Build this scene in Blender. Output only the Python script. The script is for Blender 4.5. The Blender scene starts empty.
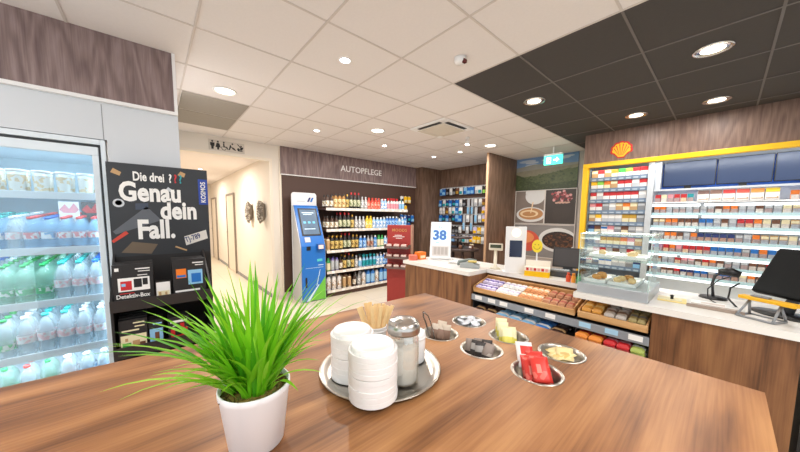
import bpy, bmesh, math, random
from mathutils import Vector, Matrix
PI = math.pi
SC = bpy.context.scene
COL = SC.collection
RND = random.Random(7)

# ------------------------------------------------------------------ materials
def lin(c):
    if isinstance(c, str):
        c = tuple(int(c[i:i + 2], 16) / 255 for i in (0, 2, 4))
    return tuple(x / 12.92 if x <= .04045 else ((x + .055) / 1.055) ** 2.4 for x in c) + (1,)

MATS = {}
def mat(name, col, rough=.5, metal=0., emit=0., alpha=1., spec=.5, trans=0., var=.06, nscale=14., coat=0.):
    if name in MATS:
        return MATS[name]
    m = bpy.data.materials.new(name); m.use_nodes = True
    nt = m.node_tree; b = nt.nodes['Principled BSDF']
    c = lin(col)
    tc = nt.nodes.new('ShaderNodeTexCoord'); nz = nt.nodes.new('ShaderNodeTexNoise')
    nz.inputs['Scale'].default_value = nscale; nz.inputs['Detail'].default_value = 3
    nt.links.new(tc.outputs['Object'], nz.inputs['Vector'])
    mx = nt.nodes.new('ShaderNodeMix'); mx.data_type = 'RGBA'
    mx.inputs[6].default_value = tuple(x * (1 - var) for x in c[:3]) + (1,)
    mx.inputs[7].default_value = tuple(min(1, x * (1 + var)) for x in c[:3]) + (1,)
    nt.links.new(nz.outputs['Fac'], mx.inputs[0])
    nt.links.new(mx.outputs[2], b.inputs['Base Color'])
    b.inputs['Roughness'].default_value = rough
    b.inputs['Metallic'].default_value = metal
    b.inputs['Specular IOR Level'].default_value = spec
    b.inputs['Alpha'].default_value = alpha
    b.inputs['Transmission Weight'].default_value = trans
    b.inputs['Coat Weight'].default_value = coat
    if emit:
        nt.links.new(mx.outputs[2], b.inputs['Emission Color'])
        b.inputs['Emission Strength'].default_value = emit
    MATS[name] = m
    return m

def wood(name, dark, mid, light, across='X', grain='Z', scale=1., rough=.42, contrast=1.):
    """walnut laminate: stretched, distorted bands along the grain plus fine pores"""
    m = bpy.data.materials.new(name); m.use_nodes = True
    nt = m.node_tree; N = nt.nodes.new; L = nt.links.new
    b = nt.nodes['Principled BSDF']
    tc = N('ShaderNodeTexCoord'); mp = N('ShaderNodeMapping')
    s = {a: 1.0 for a in 'XYZ'}; s[grain] = .16
    mp.inputs['Scale'].default_value = (s['X'] * scale, s['Y'] * scale, s['Z'] * scale)
    L(tc.outputs['Object'], mp.inputs['Vector'])
    n0 = N('ShaderNodeTexNoise'); n0.inputs['Scale'].default_value = 3.2; n0.inputs['Detail'].default_value = 2.5
    n0.inputs['Roughness'].default_value = .45
    L(mp.outputs[0], n0.inputs['Vector'])
    # cathedral rings: sine of a noise field
    mul = N('ShaderNodeMath'); mul.operation = 'MULTIPLY'; mul.inputs[1].default_value = 46.
    L(n0.outputs['Fac'], mul.inputs[0])
    sn = N('ShaderNodeMath'); sn.operation = 'SINE'; L(mul.outputs[0], sn.inputs[0])
    n1 = N('ShaderNodeTexNoise'); n1.inputs['Scale'].default_value = 13.; n1.inputs['Detail'].default_value = 4
    L(mp.outputs[0], n1.inputs['Vector'])
    mp2 = N('ShaderNodeMapping'); s2 = {a: 170. for a in 'XYZ'}; s2[grain] = 4.
    mp2.inputs['Scale'].default_value = (s2['X'], s2['Y'], s2['Z']); L(tc.outputs['Object'], mp2.inputs['Vector'])
    n2 = N('ShaderNodeTexNoise'); n2.inputs['Scale'].default_value = 1.; n2.inputs['Detail'].default_value = 2
    L(mp2.outputs[0], n2.inputs['Vector'])
    def madd(a, k, c):
        x = N('ShaderNodeMath'); x.operation = 'MULTIPLY_ADD'; L(a, x.inputs[0]); x.inputs[1].default_value = k
        if isinstance(c, float): x.inputs[2].default_value = c
        else: L(c, x.inputs[2])
        return x.outputs[0]
    f = madd(sn.outputs[0], .19 * contrast, .5)
    f = madd(n1.outputs['Fac'], 1.0 * contrast, madd(f, 1., -.5 * contrast))
    f = madd(n2.outputs['Fac'], .42, madd(f, 1., -.21))
    cr = N('ShaderNodeValToRGB'); e = cr.color_ramp.elements
    e[0].position = .18; e[0].color = lin(dark); e[1].position = .82; e[1].color = lin(light)
    k = e.new(.5); k.color = lin(mid)
    L(f, cr.inputs[0]); L(cr.outputs[0], b.inputs['Base Color'])
    b.inputs['Roughness'].default_value = rough
    b.inputs['Specular IOR Level'].default_value = .28
    MATS[name] = m
    return m

def clear(name, col, tfac=.9, rough=.03, gloss=1., k=.55):
    """thin clear glass / film: transparent mixed with a little gloss"""
    m = bpy.data.materials.new(name); m.use_nodes = True
    nt = m.node_tree; nt.nodes.clear(); N = nt.nodes.new; L = nt.links.new
    o = N('ShaderNodeOutputMaterial'); t = N('ShaderNodeBsdfTransparent'); g = N('ShaderNodeBsdfGlossy')
    t.inputs['Color'].default_value = lin(col); g.inputs['Roughness'].default_value = rough
    g.inputs['Color'].default_value = (gloss, gloss, gloss, 1)
    mx = N('ShaderNodeMixShader'); fr = N('ShaderNodeLayerWeight'); fr.inputs['Blend'].default_value = .25
    ma = N('ShaderNodeMath'); ma.operation = 'MULTIPLY_ADD'; ma.inputs[1].default_value = k; ma.inputs[2].default_value = 1 - tfac
    ma.use_clamp = True
    L(fr.outputs['Facing'], ma.inputs[0]); L(ma.outputs[0], mx.inputs[0]); L(t.outputs[0], mx.inputs[1]); L(g.outputs[0], mx.inputs[2])
    L(mx.outputs[0], o.inputs['Surface'])
    MATS[name] = m
    return m

# ------------------------------------------------------------------ mesh builder
class MB:
    def __init__(s, o=(0, 0, 0)):
        s.bm = bmesh.new(); s.o = Vector(o); s.M = Matrix.Identity(4)
    def v(s, p):
        return s.bm.verts.new(s.M @ (Vector(p) - s.o))
    def face(s, vs, mi=0, smooth=False):
        try:
            f = s.bm.faces.new(vs)
        except ValueError:
            return None
        f.material_index = mi; f.smooth = smooth
        return f
    def poly(s, pts, mi=0):
        return s.face([s.v(p) for p in pts], mi)
    def box(s, x0, x1, y0, y1, z0, z1, mi=0, bev=0., seg=2):
        vs = [s.v((x, y, z)) for z in (z0, z1) for y in (y0, y1) for x in (x0, x1)]
        fs = [s.face([vs[i] for i in q], mi) for q in ((0, 2, 3, 1), (4, 5, 7, 6), (0, 1, 5, 4), (2, 6, 7, 3), (0, 4, 6, 2), (1, 3, 7, 5))]
        if bev:
            es = {e for f in fs for e in f.edges}
            bmesh.ops.bevel(s.bm, geom=list(es), offset=bev, segments=seg, affect='EDGES', profile=.6)
        return fs
    def prism(s, pts, d, mi=0, mi_side=None, smooth=False):
        """pts: closed 3D outline; d: extrusion vector"""
        a = [s.v(p) for p in pts]; b = [s.v(Vector(p) + Vector(d)) for p in pts]
        n = len(a); ms = mi if mi_side is None else mi_side
        s.face(a[::-1], mi); s.face(b, mi)
        for i in range(n):
            s.face([a[i], a[(i + 1) % n], b[(i + 1) % n], b[i]], ms, smooth)
    def lathe(s, prof, c=(0, 0, 0), seg=20, mi=0, mis=None, sx=1., sy=1., smooth=True):
        rings = []
        for r, z in prof:
            if r < 1e-6:
                rings.append([s.v((c[0], c[1], c[2] + z))])
            else:
                rings.append([s.v((c[0] + sx * r * math.cos(2 * PI * i / seg), c[1] + sy * r * math.sin(2 * PI * i / seg), c[2] + z)) for i in range(seg)])
        for k in range(len(rings) - 1):
            A, B = rings[k], rings[k + 1]; m = mis[k] if mis else mi
            for i in range(seg):
                j = (i + 1) % seg
                if len(A) == 1 and len(B) == 1: continue
                if len(A) == 1: s.face([A[0], B[j], B[i]], m, smooth)
                elif len(B) == 1: s.face([A[i], A[j], B[0]], m, smooth)
                else: s.face([A[i], A[j], B[j], B[i]], m, smooth)
    def tube(s, pts, r, seg=8, mi=0, cap=True):
        pts = [Vector(p) for p in pts]; rings = []
        up = Vector((0, 0, 1))
        for i, p in enumerate(pts):
            d = (pts[min(i + 1, len(pts) - 1)] - pts[max(i - 1, 0)]).normalized()
            a = d.cross(up)
            if a.length < 1e-3: a = d.cross(Vector((1, 0, 0)))
            a.normalize(); b = d.cross(a).normalized()
            rr = r[i] if isinstance(r, (list, tuple)) else r
            rings.append([s.v(p + a * rr * math.cos(2 * PI * k / seg) + b * rr * math.sin(2 * PI * k / seg)) for k in range(seg)])
        for A, B in zip(rings, rings[1:]):
            for i in range(seg):
                s.face([A[i], A[(i + 1) % seg], B[(i + 1) % seg], B[i]], mi, True)
        if cap:
            s.face(rings[0][::-1], mi); s.face(rings[-1], mi)
    def disc(s, c, r, nrm='Z', seg=24, mi=0, ry=None):
        ry = r if ry is None else ry; p = []
        for i in range(seg):
            a = r * math.cos(2 * PI * i / seg); b = ry * math.sin(2 * PI * i / seg)
            p.append({'Z': (c[0] + a, c[1] + b, c[2]), 'X': (c[0], c[1] + a, c[2] + b), 'Y': (c[0] - a, c[1], c[2] + b)}[nrm])
        s.poly(p, mi)
    def build(s, name, mats, parent=None, smooth_angle=None):
        bmesh.ops.recalc_face_normals(s.bm, faces=s.bm.faces)
        me = bpy.data.meshes.new(name); s.bm.to_mesh(me); s.bm.free()
        for m in (mats if isinstance(mats, (list, tuple)) else [mats]):
            me.materials.append(m)
        return link(name, me, parent)

def link(name, me, parent=None):
    o = bpy.data.objects.new(name, me); COL.objects.link(o)
    if parent is not None: o.parent = parent
    return o

NUM = 'first second third fourth fifth sixth seventh eighth ninth tenth eleventh twelfth thirteenth fourteenth fifteenth sixteenth seventeenth eighteenth nineteenth twentieth'.split()
def nth(i):
    if i < 20: return NUM[i]
    t = ['twenty', 'thirty', 'forty'][(i + 1) // 10 - 2]
    k = (i + 1) % 10
    return t + '-' + NUM[k - 1] if k else {'twenty': 'twentieth', 'thirty': 'thirtieth', 'forty': 'fortieth'}[t]

def tag(o, label, cat, group=None):
    o['label'] = label; o['category'] = cat
    if group: o['group'] = group
    return o
def thing(name, label, cat, loc=(0, 0, 0), rz=0., group=None):
    o = bpy.data.objects.new(name, None); COL.objects.link(o)
    o.location = loc; o.rotation_euler = (0, 0, rz); o.empty_display_size = .05
    return tag(o, label, cat, group)
def dup(root, loc, rz=0., label=None, group=None, rot=None):
    r = root.copy(); COL.objects.link(r); r.location = loc
    r.rotation_euler = rot if rot is not None else (0, 0, rz)
    if label: r['label'] = label
    if group: r['group'] = group
    for ch in list(root.children):
        c = ch.copy(); COL.objects.link(c); c.parent = r
        for g in list(ch.children):
            d = g.copy(); COL.objects.link(d); d.parent = c
    return r
class Kind:
    """the first placement moves the prototype, later ones copy it"""
    def __init__(s, proto): s.p = proto; s.used = False
    def put(s, loc, rz=0., label=None, group=None, rot=None):
        if s.used: return dup(s.p, loc, rz, label, group, rot)
        s.used = True; r = s.p; r.location = loc; r.rotation_euler = rot if rot is not None else (0, 0, rz)
        if label: r['label'] = label
        if group: r['group'] = group
        return r
def struct(name, mb, m):
    o = mb.build(name, m); o['kind'] = 'structure'
    return o

AX = {'X+': Matrix(((0, 0, 1), (1, 0, 0), (0, 1, 0))), 'Y-': Matrix(((1, 0, 0), (0, 0, -1), (0, 1, 0))), 'Z+': Matrix.Identity(3)}
def text(name, s, size, loc, facing, m, parent=None, bold=0., ext=.001, align='LEFT', sx=1., spacing=1.):
    """flat lettering turned into a mesh; loc is relative to the parent"""
    cu = bpy.data.curves.new(name, 'FONT'); cu.body = s; cu.size = size; cu.extrude = ext; cu.offset = bold
    cu.align_x = align; cu.align_y = 'BOTTOM_BASELINE'; cu.space_character = spacing; cu.resolution_u = 3
    t = bpy.data.objects.new(name, cu); COL.objects.link(t)
    dg = bpy.context.evaluated_depsgraph_get(); dg.update()
    me = bpy.data.meshes.new_from_object(t.evaluated_get(dg))
    bpy.data.objects.remove(t); bpy.data.curves.remove(cu)
    R = AX[facing] if isinstance(facing, str) else facing
    me.transform(Matrix.Translation(loc) @ R.to_4x4() @ Matrix.Diagonal((sx, 1, 1, 1)))
    me.materials.clear(); me.materials.append(m)
    return link(name, me, parent)

# ------------------------------------------------------------------ palette
W_TABLE = wood('walnut table laminate', '68432c', '9f6d45', 'bd8a5a', grain='Y', scale=1.0, rough=.38, contrast=.82)
W_FRONT = wood('walnut counter laminate', '543725', '80573a', '976b46', grain='Z', scale=1.3, contrast=.75)
W_FASC = wood('walnut fascia laminate', '655254', '87736f', 'a28e8c', grain='Z', scale=2.0, contrast=.6)
W_DARKC = wood('walnut column laminate', '594438', '79604f', '927564', grain='Z', scale=1.4, contrast=.6)
W_CRATE = wood('pine crate wood', 'b07f4c', 'cf9d67', 'e0b683', grain='X', scale=1.2)
WHITE = mat('white plaster', 'e9e4df', .8, var=.02, nscale=3)
CREAM = mat('cream plaster', 'ebe2d6', .8, var=.02, nscale=3)
PANELW = mat('white wall panel', 'd3d7db', .5, var=.015, nscale=2)
CEILW = mat('white mineral tile', 'e9e2df', .9, var=.03, nscale=60)
CEILD = mat('anthracite mineral tile', '47423f', .9, var=.1, nscale=60)
BARW = mat('ceiling rail white', 'd3c9c2', .6, var=.01)
BARD = mat('ceiling rail dark', '6b6460', .6, var=.01)
GREYP = mat('grey ceiling grille', '9c958c', .8, var=.1, nscale=90)
BROWNP = mat('dark brown back panel', '51392f', .6, var=.05, nscale=3)
SLABW = mat('white worktop', 'ece7e0', .25, var=.02, nscale=5)
STEEL = mat('polished steel', 'bdb8b2', .28, 1., var=.02)
STEELB = mat('brushed steel', 'c2bbb0', .3, 1., var=.03, nscale=40)
CHROME = mat('chrome ring', 'dad6d0', .12, 1., var=.01)
BLACK = mat('black plastic', '1b1a1a', .4, var=.1)
CARD = mat('black card', '201d1d', .6, var=.08)
GREY = mat('grey metal', '8d8f92', .45, .3, var=.04)
LGREY = mat('light grey metal', 'c4c7ca', .4, .2, var=.03)
DGREY = mat('dark grey plastic', '3a3a3c', .45, var=.06)
WPL = mat('white plastic', 'efedeb', .35, var=.015)
PORC = mat('white lid plastic', 'f4f2f0', .3, var=.01)
YELLOW = mat('yellow lacquer', 'f7c20f', .35, var=.02)
RED = mat('red print', 'c8262b', .4, var=.05)
BLUE = mat('blue lacquer', '1f6fc0', .35, var=.04)
NAVY = mat('navy print', '22346e', .4, var=.05)
SKYB = mat('light blue print', '8fc4e8', .4, var=.05)
TEAL = mat('teal print', '1f9aa5', .4, var=.05)
GREEN = mat('green print', '3fa648', .4, var=.05)
LIME = mat('lime print', '8fd04a', .4, var=.03)
ORANGE = mat('orange print', 'ef7d1f', .4, var=.04)
CREAMP = mat('cream print', 'eadfb8', .5, var=.04)
BROWN = mat('brown print', '6f4630', .5, var=.08)
TAN = mat('tan print', 'c09a6b', .5, var=.06)
PURPLE = mat('purple print', '6d5aa8', .4, var=.05)
LILAC = mat('lilac wrapper', 'cfc3e0', .4, var=.06)
PINK = mat('pink print', 'e59aa4', .4, var=.05)
GOLD = mat('gold print', 'c99c3c', .35, .4, var=.05)
WPRINT = mat('white print', 'f1efec', .45, var=.02)
LAMP = mat('lit lamp glass', 'fff4e2', .3, emit=5., var=.0)
LAMPS = mat('lit spot glass', 'ffffff', .3, emit=30., var=.0)
LEDW = mat('lit shelf edge', 'f4fbff', .3, emit=1.3, var=.0)
WORLD, P_BIG, P_SML, P_DARK, P_HALL, P_COOL, P_SHELF, P_CASE, EXPO = 1.5, 22, 9, 8, 42, 1.5, 4, 3, 0.18
# ------------------------------------------------------------------ setting
CZ = 2.77
m = MB(); m.box(-12.5, 2.6, -3.2, 6.3, -.06, 0)
FL = bpy.data.materials.new('cream floor tile'); FL.use_nodes = True
nt = FL.node_tree; b = nt.nodes['Principled BSDF']; tc = nt.nodes.new('ShaderNodeTexCoord'); br = nt.nodes.new('ShaderNodeTexBrick')
br.offset = 0; br.inputs['Scale'].default_value = 1; br.inputs['Brick Width'].default_value = .6; br.inputs['Row Height'].default_value = .6
br.inputs['Mortar Size'].default_value = .004
br.inputs['Color1'].default_value = lin('e8dbc6'); br.inputs['Color2'].default_value = lin('e4d6bf'); br.inputs['Mortar'].default_value = lin('c3b8a8')
nt.links.new(tc.outputs['Object'], br.inputs['Vector']); nt.links.new(br.outputs['Color'], b.inputs['Base Color']); b.inputs['Roughness'].default_value = .3
struct('floor', m, FL)
XB, YB, G = -1.745, 2.148, .626
m = MB(); m.box(-5.36, XB, -3.2, 6.1, CZ, CZ + .05); m.box(XB, 2.6, -3.2, YB, CZ, CZ + .05)
struct('ceiling', m, CEILW)
m = MB(); m.box(XB, 2.6, YB, 6.1, CZ, CZ + .05)
struct('ceiling.001', m, CEILD)
m = MB(); t = .007
for k in range(-6, 8):
    x = XB + k * G
    y1 = 6.08 if x <= XB + .01 else YB
    if x > -5.3: m.box(x - t, x + t, -3.2, y1, CZ - .004, CZ - .0005)
for k in range(-9, 7):
    y = YB + k * G
    m.box(-5.34, 2.55 if y < YB + .01 else XB, y - t, y + t, CZ - .0045, CZ - .001)
struct('trim_1', m, BARW)
m = MB()
for k in range(1, 7):
    m.box(XB + k * G - t, XB + k * G + t, YB + .012, 6.08, CZ - .004, CZ - .0005)
for k in range(1, 7):
    y = YB + k * .645
    m.box(XB + .012, 2.55, y - t, y + t, CZ - .0045, CZ - .001)
struct('trim_2', m, BARD)
# wall with the cooler, wooden fascia on top
m = MB()
m.box(-4.4, -3.021, .09, .19, 0, CZ); m.box(-3.02, -2.9, -3.2, .19, 2.06, CZ); m.box(-3.02, -2.9, -.215, .19, 0, 2.06); m.box(-3.02, -2.9, -3.2, -1.06, 0, 2.06)
m.box(-2.9005, -2.8985, -.232, -.228, 2.06, 2.30, 1)
struct('wall_left', m, [PANELW, GREY])
m = MB((-2.88, 0, 2.5)); m.box(-2.9, -2.875, -3.2, .17, 2.335, CZ - .001)
o = m.build('trim_3', W_FASC); o.location = (-2.88, 0, 2.5); o['kind'] = 'structure'
m = MB(); m.box(-2.9, -2.868, -3.2, .19, 2.312, 2.335); m.box(-2.9, -2.868, .17, .19, 2.335, CZ - .001)
struct('trim_4', m, WPL)
# wall with the passage opening
m = MB()
m.box(-5.5, -5.36, -3.2, 1.62, 2.50, CZ); m.box(-5.5, -5.36, 1.62, 1.775, 0, CZ); m.box(-5.5, -5.36, -3.2, .18, 0, 2.5)
m.box(-5.5, -5.36, 1.775, 6.1, 0, CZ)
struct('wall_back', m, CREAM)
m = MB(); m.box(-5.37, -5.345, 1.595, 1.64, 0, 2.53); m.box(-5.37, -5.345, .2, 1.595, 2.485, 2.53); m.box(-5.37, -5.33, 1.755, 1.79, 0, CZ - .002)
struct('trim_5', m, mat('painted door casing', 'f0e4d2', .5, var=.01))
m = MB(); m.box(-5.345, -5.322, 1.79, 5.15, .1, 2.29); m.box(-5.345, -4.9, 1.79, 1.81, 0, 2.29) if 0 else None
struct('wall_back.001', m, BROWNP)
m = MB((-5.32, 3.5, 2.5)); m.box(-5.345, -5.3, 1.775, 5.15, 2.285, CZ - .001)
for k in range(1, 12):
    m.box(-5.3, -5.299, 1.775 + k * .29, 1.778 + k * .29, 2.286, CZ - .002, 1)
o = m.build('trim_6', [W_FASC, DGREY]); o.location = (-5.32, 3.5, 2.5); o['kind'] = 'structure'
m = MB(); m.box(-5.345, -5.292, 1.775, 5.15, 2.268, 2.285)
struct('trim_7', m, WPL)
# passage
m = MB(); m.box(-12.4, -5.5, 1.62, 1.72, 0, 2.6)
struct('wall_passage', m, CREAM)
m = MB(); m.box(-12.4, -5.5, -.6, -.5, 0, 2.6); m.box(-12.4, -12.3, -.5, 1.62, 0, 2.6)
struct('wall_passage.001', m, CREAM)
m = MB(); m.box(-12.4, -5.5, -.5, 1.62, 2.6, 2.65)
struct('ceiling.002', m, CEILW)
for k, (xa, xb) in enumerate(((-9.35, -8.35), (-12.0, -11.1))):
    r = thing('door_%d' % (k + 1), '', 'door', (xa, 1.62, 0)); r['kind'] = 'structure'; del r['label']; del r['category']
    r.name = 'door_%d' % (k + 1)
    m = MB((xa, 1.62, 0)); m.box(xa + .05, xb - .05, 1.595, 1.615, .01, 2.05); m.build('leaf', mat('cream door leaf', 'eadfcf', .5, var=.01), r)
    m = MB((xa, 1.62, 0)); m.box(xa, xa + .05, 1.58, 1.615, 0, 2.1); m.box(xb - .05, xb, 1.58, 1.615, 0, 2.1); m.box(xa + .05, xb - .05, 1.58, 1.615, 2.05, 2.1)
    m.build('frame', mat('grey door frame', '8a7f73', .5, var=.02), r)
    m = MB((xa, 1.62, 0)); m.tube([(xa + .12, 1.6, 1.05), (xa + .12, 1.54, 1.05), (xa + .24, 1.54, 1.05)], .01); m.build('handle', STEELB, r)
m = MB(); m.box(-8.3, -5.5, 1.605, 1.6195, 0, .07); m.box(-11.05, -9.4, 1.605, 1.6195, 0, .07)
struct('baseboard_passage', m, GREY)
# corner column, accessory wall, partition, picture wall
m = MB((-5.2, 5.5, 1.4)); m.box(-5.359, -5.08, 5.151, 6.0, .001, CZ - .001)
o = m.build('wall_column', W_DARKC); o.location = (-5.2, 5.5, 1.4); o['kind'] = 'structure'
m = MB((-4, 5.9, 1.4)); m.box(-5.079, -3.06, 5.85, 5.999, .001, CZ - .001)
for k in range(1, 7):
    m.box(-5.08 + k * .3, -5.077 + k * .3, 5.848, 5.85, 2.2, CZ - .002, 1)
o = m.build('wall_back.002', [W_DARKC, DGREY]); o.location = (-4, 5.9, 1.4); o['kind'] = 'structure'
m = MB((-3.08, 5.4, 1.4)); m.box(-3.10, -3.05, 4.92, 5.999, 0, CZ - .001)
o = m.build('wall_partition', W_DARKC); o.location = (-3.08, 5.4, 1.4); o['kind'] = 'structure'
m = MB(); m.box(-3.104, -3.062, 4.905, 4.919, 0, CZ - .002)
struct('trim_8', m, mat('pale oak edge', 'b99372', .5, var=.05))
m = MB(); m.box(-5.36, 2.6, 6.0, 6.1, 0, CZ)
struct('wall_rear', m, mat('grey plaster', 'b7ada6', .8, var=.02, nscale=3))
# tobacco wall: carcass, wooden fascia, yellow frame
m = MB(); m.box(-1.47, 2.55, 5.42, 5.48, 0, CZ - .001); m.box(-1.47, -1.44, 5.0, 5.42, 0, CZ - .001)
struct('wall_shelf', m, mat('pale grey panel', 'c9ccd0', .6, var=.02))
m = MB((0, 4.98, 2.5)); m.box(-1.47, 2.55, 4.96, 5.0, 2.345, CZ - .001)
o = m.build('trim_9', wood('walnut fascia over shelves', '5f4a42', '7f675b', '957b6c', grain='Z', scale=2.4, contrast=.5)); o.location = (0, 4.98, 2.5); o['kind'] = 'structure'
m = MB(); m.box(-1.47, 2.55, 4.93, 5.0, 2.285, 2.345, bev=.004); m.box(-1.47, -1.40, 4.93, 5.0, .05, 2.285, bev=.004)
struct('trim_10', m, YELLOW)
m = MB(); m.box(2.5, 2.6, 1.6, 6.1, 0, CZ)
struct('wall_right', m, WHITE)

# ------------------------------------------------------------------ camera
yaw, pitch, roll, fpx, py = -0.853425, 0.0884374, 0.00961306, 282.947, 240.832
fw = Vector((math.sin(yaw) * math.cos(pitch), math.cos(yaw) * math.cos(pitch), -math.sin(pitch)))
rt = Vector((math.cos(yaw), -math.sin(yaw), 0)); up = rt.cross(fw)
r2 = rt * math.cos(roll) + up * math.sin(roll); u2 = -rt * math.sin(roll) + up * math.cos(roll)
cam = bpy.data.cameras.new('camera'); co = bpy.data.objects.new('camera', cam); COL.objects.link(co)
M = Matrix((r2, u2, -fw)).transposed().to_4x4(); M.translation = (0, 0, 1.55); co.matrix_world = M
cam.sensor_width = 36; cam.lens = 36 * fpx / 800; cam.shift_y = (py - 226) / 800; cam.clip_start = .02
SC.camera = co

# ------------------------------------------------------------------ light
w = bpy.data.worlds.new('world'); SC.world = w; w.use_nodes = True
bg = w.node_tree.nodes['Background']; bg.inputs[0].default_value = (.84, .93, 1, 1); bg.inputs[1].default_value = WORLD
def area(name, loc, size, power, col=(1, .965, .93), rot=(0, 0, 0), sy=None, spread=PI):
    l = bpy.data.lights.new(name, 'AREA'); l.energy = power; l.color = col; l.spread = spread
    if sy is None: l.shape = 'DISK'; l.size = size
    else: l.shape = 'RECTANGLE'; l.size = size; l.size_y = sy
    o = bpy.data.objects.new(name, l); COL.objects.link(o); o.location = loc; o.rotation_euler = rot
    return o
def downlight_proto(r, big, mring, name, label, glass):
    t = thing(name, label, 'ceiling light')
    m = MB(); m.lathe([(r * .80, .0), (r * .84, -.006), (r, -.008), (r * 1.02, -.004), (r * 1.02, -.0005)], seg=28); m.build('trim_ring', mring, t)
    m = MB(); m.lathe([(r * .8, -.001), (r * .62, -.003), (r * .45, -.002), (0, -.002)] if big else [(r * .8, -.002), (0, -.004)], seg=24, mis=[1, 0, 0] if big else None)
    m.build('lamp_glass', [glass, CHROME], t)
    return Kind(t)
big = downlight_proto(.105, True, CHROME, 'ceiling_downlight', 'round recessed downlight', LAMP)
bigw = downlight_proto(.105, False, WPL, 'ceiling_downlight', 'round recessed downlight', LAMP)
sml = downlight_proto(.045, False, WPL, 'ceiling_spotlight', 'small recessed spotlight', LAMPS)
BIGS = [((-3.366, .606), 'large round downlight beside the grey grille panels'), ((-3.39, 2.51), 'large round downlight in front of the shelf lettering'),
        ((-2.754, 4.45), 'large round downlight in the white ceiling before the partition'),
        ((-1.42, 3.10), 'round downlight in the dark ceiling nearest the smoke detector'), ((-.15, 3.11), 'largest round downlight in the dark ceiling'),
        ((-.79, 4.40), 'round downlight in the dark ceiling above the scallop emblem'), ((-.15, 4.45), 'round downlight in the dark ceiling above the screens')]
for (x, y), lb in BIGS:
    (bigw if x < -1.5 else big).put((x, y, CZ - .001), 0, lb, 'round downlights')
    area('downlight_lamp', (x, y, CZ - .02), .17, P_BIG if x < -1.5 else P_DARK)
SMALLS = [((-2.065, 1.207), 'small bright spotlight in the white tile nearest the table'), ((-3.99, 1.858), 'small spotlight in the ceiling in front of the passage jamb'),
          ((-4.01, 3.118), 'small spotlight in the ceiling over the shelf lettering'), ((-4.054, 4.44), 'small spotlight in the ceiling before the corner column'),
          ((-3.404, 4.459), 'small spotlight in the ceiling before the accessory wall')]
for (x, y), lb in SMALLS:
    sml.put((x, y, CZ - .001), 0, lb, 'small spotlights')
    area('spot_lamp', (x, y, CZ - .02), .07, P_SML)
sml.put((-8.2, .9, 2.599), 0, 'small spotlight in the passage ceiling above the doors', 'small spotlights')
sml.put((-10.6, .8, 2.599), 0, 'small spotlight far down the passage ceiling', 'small spotlights')
for x in (-7., -10.):
    area('passage_lamp', (x, .7, 2.56), .3, P_HALL, (1, .93, .84))
for x, y in ((-1.2, -1.6), (.8, -.6), (.9, 1.2)):
    area('unseen_fill_lamp', (x, y, CZ - .02), .2, P_BIG)  # unseen lamps added out of view to balance the light; no fixtures
# surface spotlight, smoke detector, cassette, grille, exit sign
t = thing('track_spotlight', 'small white spotlight hanging beside the air cassette', 'ceiling light', (-2.726, 3.748, CZ))
m = MB(); m.lathe([(0, 0), (.03, 0), (.03, -.02), (.008, -.025), (.008, -.05), (0, -.05)], seg=14); m.build('mount', WPL, t)
m = MB(); m.lathe([(0, -.05), (.03, -.05), (.035, -.11), (.03, -.11)], seg=16); m.build('lamp_head', WPL, t)
m = MB(); m.lathe([(.03, -.11), (.0, -.112)], seg=16); m.build('lamp_glass', LAMPS, t)
t = thing('smoke_detector', 'small white ceiling detector with a dark red window', 'smoke detector', (-1.441, 1.855, CZ))
m = MB(); m.lathe([(0, -.045), (.03, -.045), (.042, -.03), (.045, 0), (0, 0)], seg=20); m.build('housing', WPL, t)
m = MB(); m.box(.022, .05, -.012, .028, -.046, -.02, bev=.006); m.build('sensor_window', mat('dark red lens', '5a1b1b', .2), t)
t = thing('air_cassette', 'square white air conditioning cassette with dark slots', 'air conditioner', (-2.684, 3.09, CZ))
m = MB(); m.box(-.31, .31, -.31, .31, -.025, -.0005, bev=.006); m.build('frame', WPL, t)
m = MB(); m.box(-.2, .2, -.2, .2, -.034, -.0255, bev=.003); m.build('centre_grille', mat('cream grille', 'd8cfc2', .6, var=.12, nscale=120), t)
for k, (x, y, a, c) in enumerate(((0, .25, .2, .028), (0, -.25, .2, .028), (.25, 0, .028, .2), (-.25, 0, .028, .2))):
    m = MB(); m.box(x - a, x + a, y - c, y + c, -.029, -.0255); m.build('air_slot', BLACK if k in (2, 1) else MATS['cream grille'], t)  # shade inside the two near slots is put in as black strips
for k, x in enumerate((-3.935, -4.56)):
    m = MB((x, .585, CZ)); m.box(x - .3, x + .3, .285, .885, CZ - .007, CZ - .0005)
    o = m.build('ceiling_vent', GREYP); o.location = (x, .585, CZ)
    tag(o, 'grey grille panel in the ceiling ' + ('nearest the fascia edge', 'closer to the passage lintel')[k], 'vent', 'grey ceiling panels')
t = thing('exit_sign', 'glowing green emergency exit sign hanging under the ceiling', 'exit sign', (-2.045, 5.3, 2.465))
m = MB(); m.box(-.15, .15, -.02, .02, .0, .15, bev=.004); m.build('housing', mat('exit green', '45d6b4', .4, emit=1.9, var=0), t)
m = MB(); m.box(-.15, .15, -.03, .03, .152, .185, bev=.004); m.box(-.01, .01, -.01, .01, .185, CZ - 2.466); m.build('mount', WPL, t)
WEM = mat('exit white', 'ffffff', .4, emit=2.2, var=0)
m = MB(); Y_ = -.0212
m.poly([(-.10, Y_, .02), (-.03, Y_, .02), (-.03, Y_, .125), (-.10, Y_, .125)])
m.poly([(.01, Y_, .065), (.06, Y_, .065), (.06, Y_, .035), (.105, Y_, .075), (.06, Y_, .115), (.06, Y_, .085), (.01, Y_, .085)])
m.build('pictogram', WEM, t)
m = MB(); Y_ = -.0224
m.disc((-.062, Y_, .112), .009, 'Y', 12)
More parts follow.
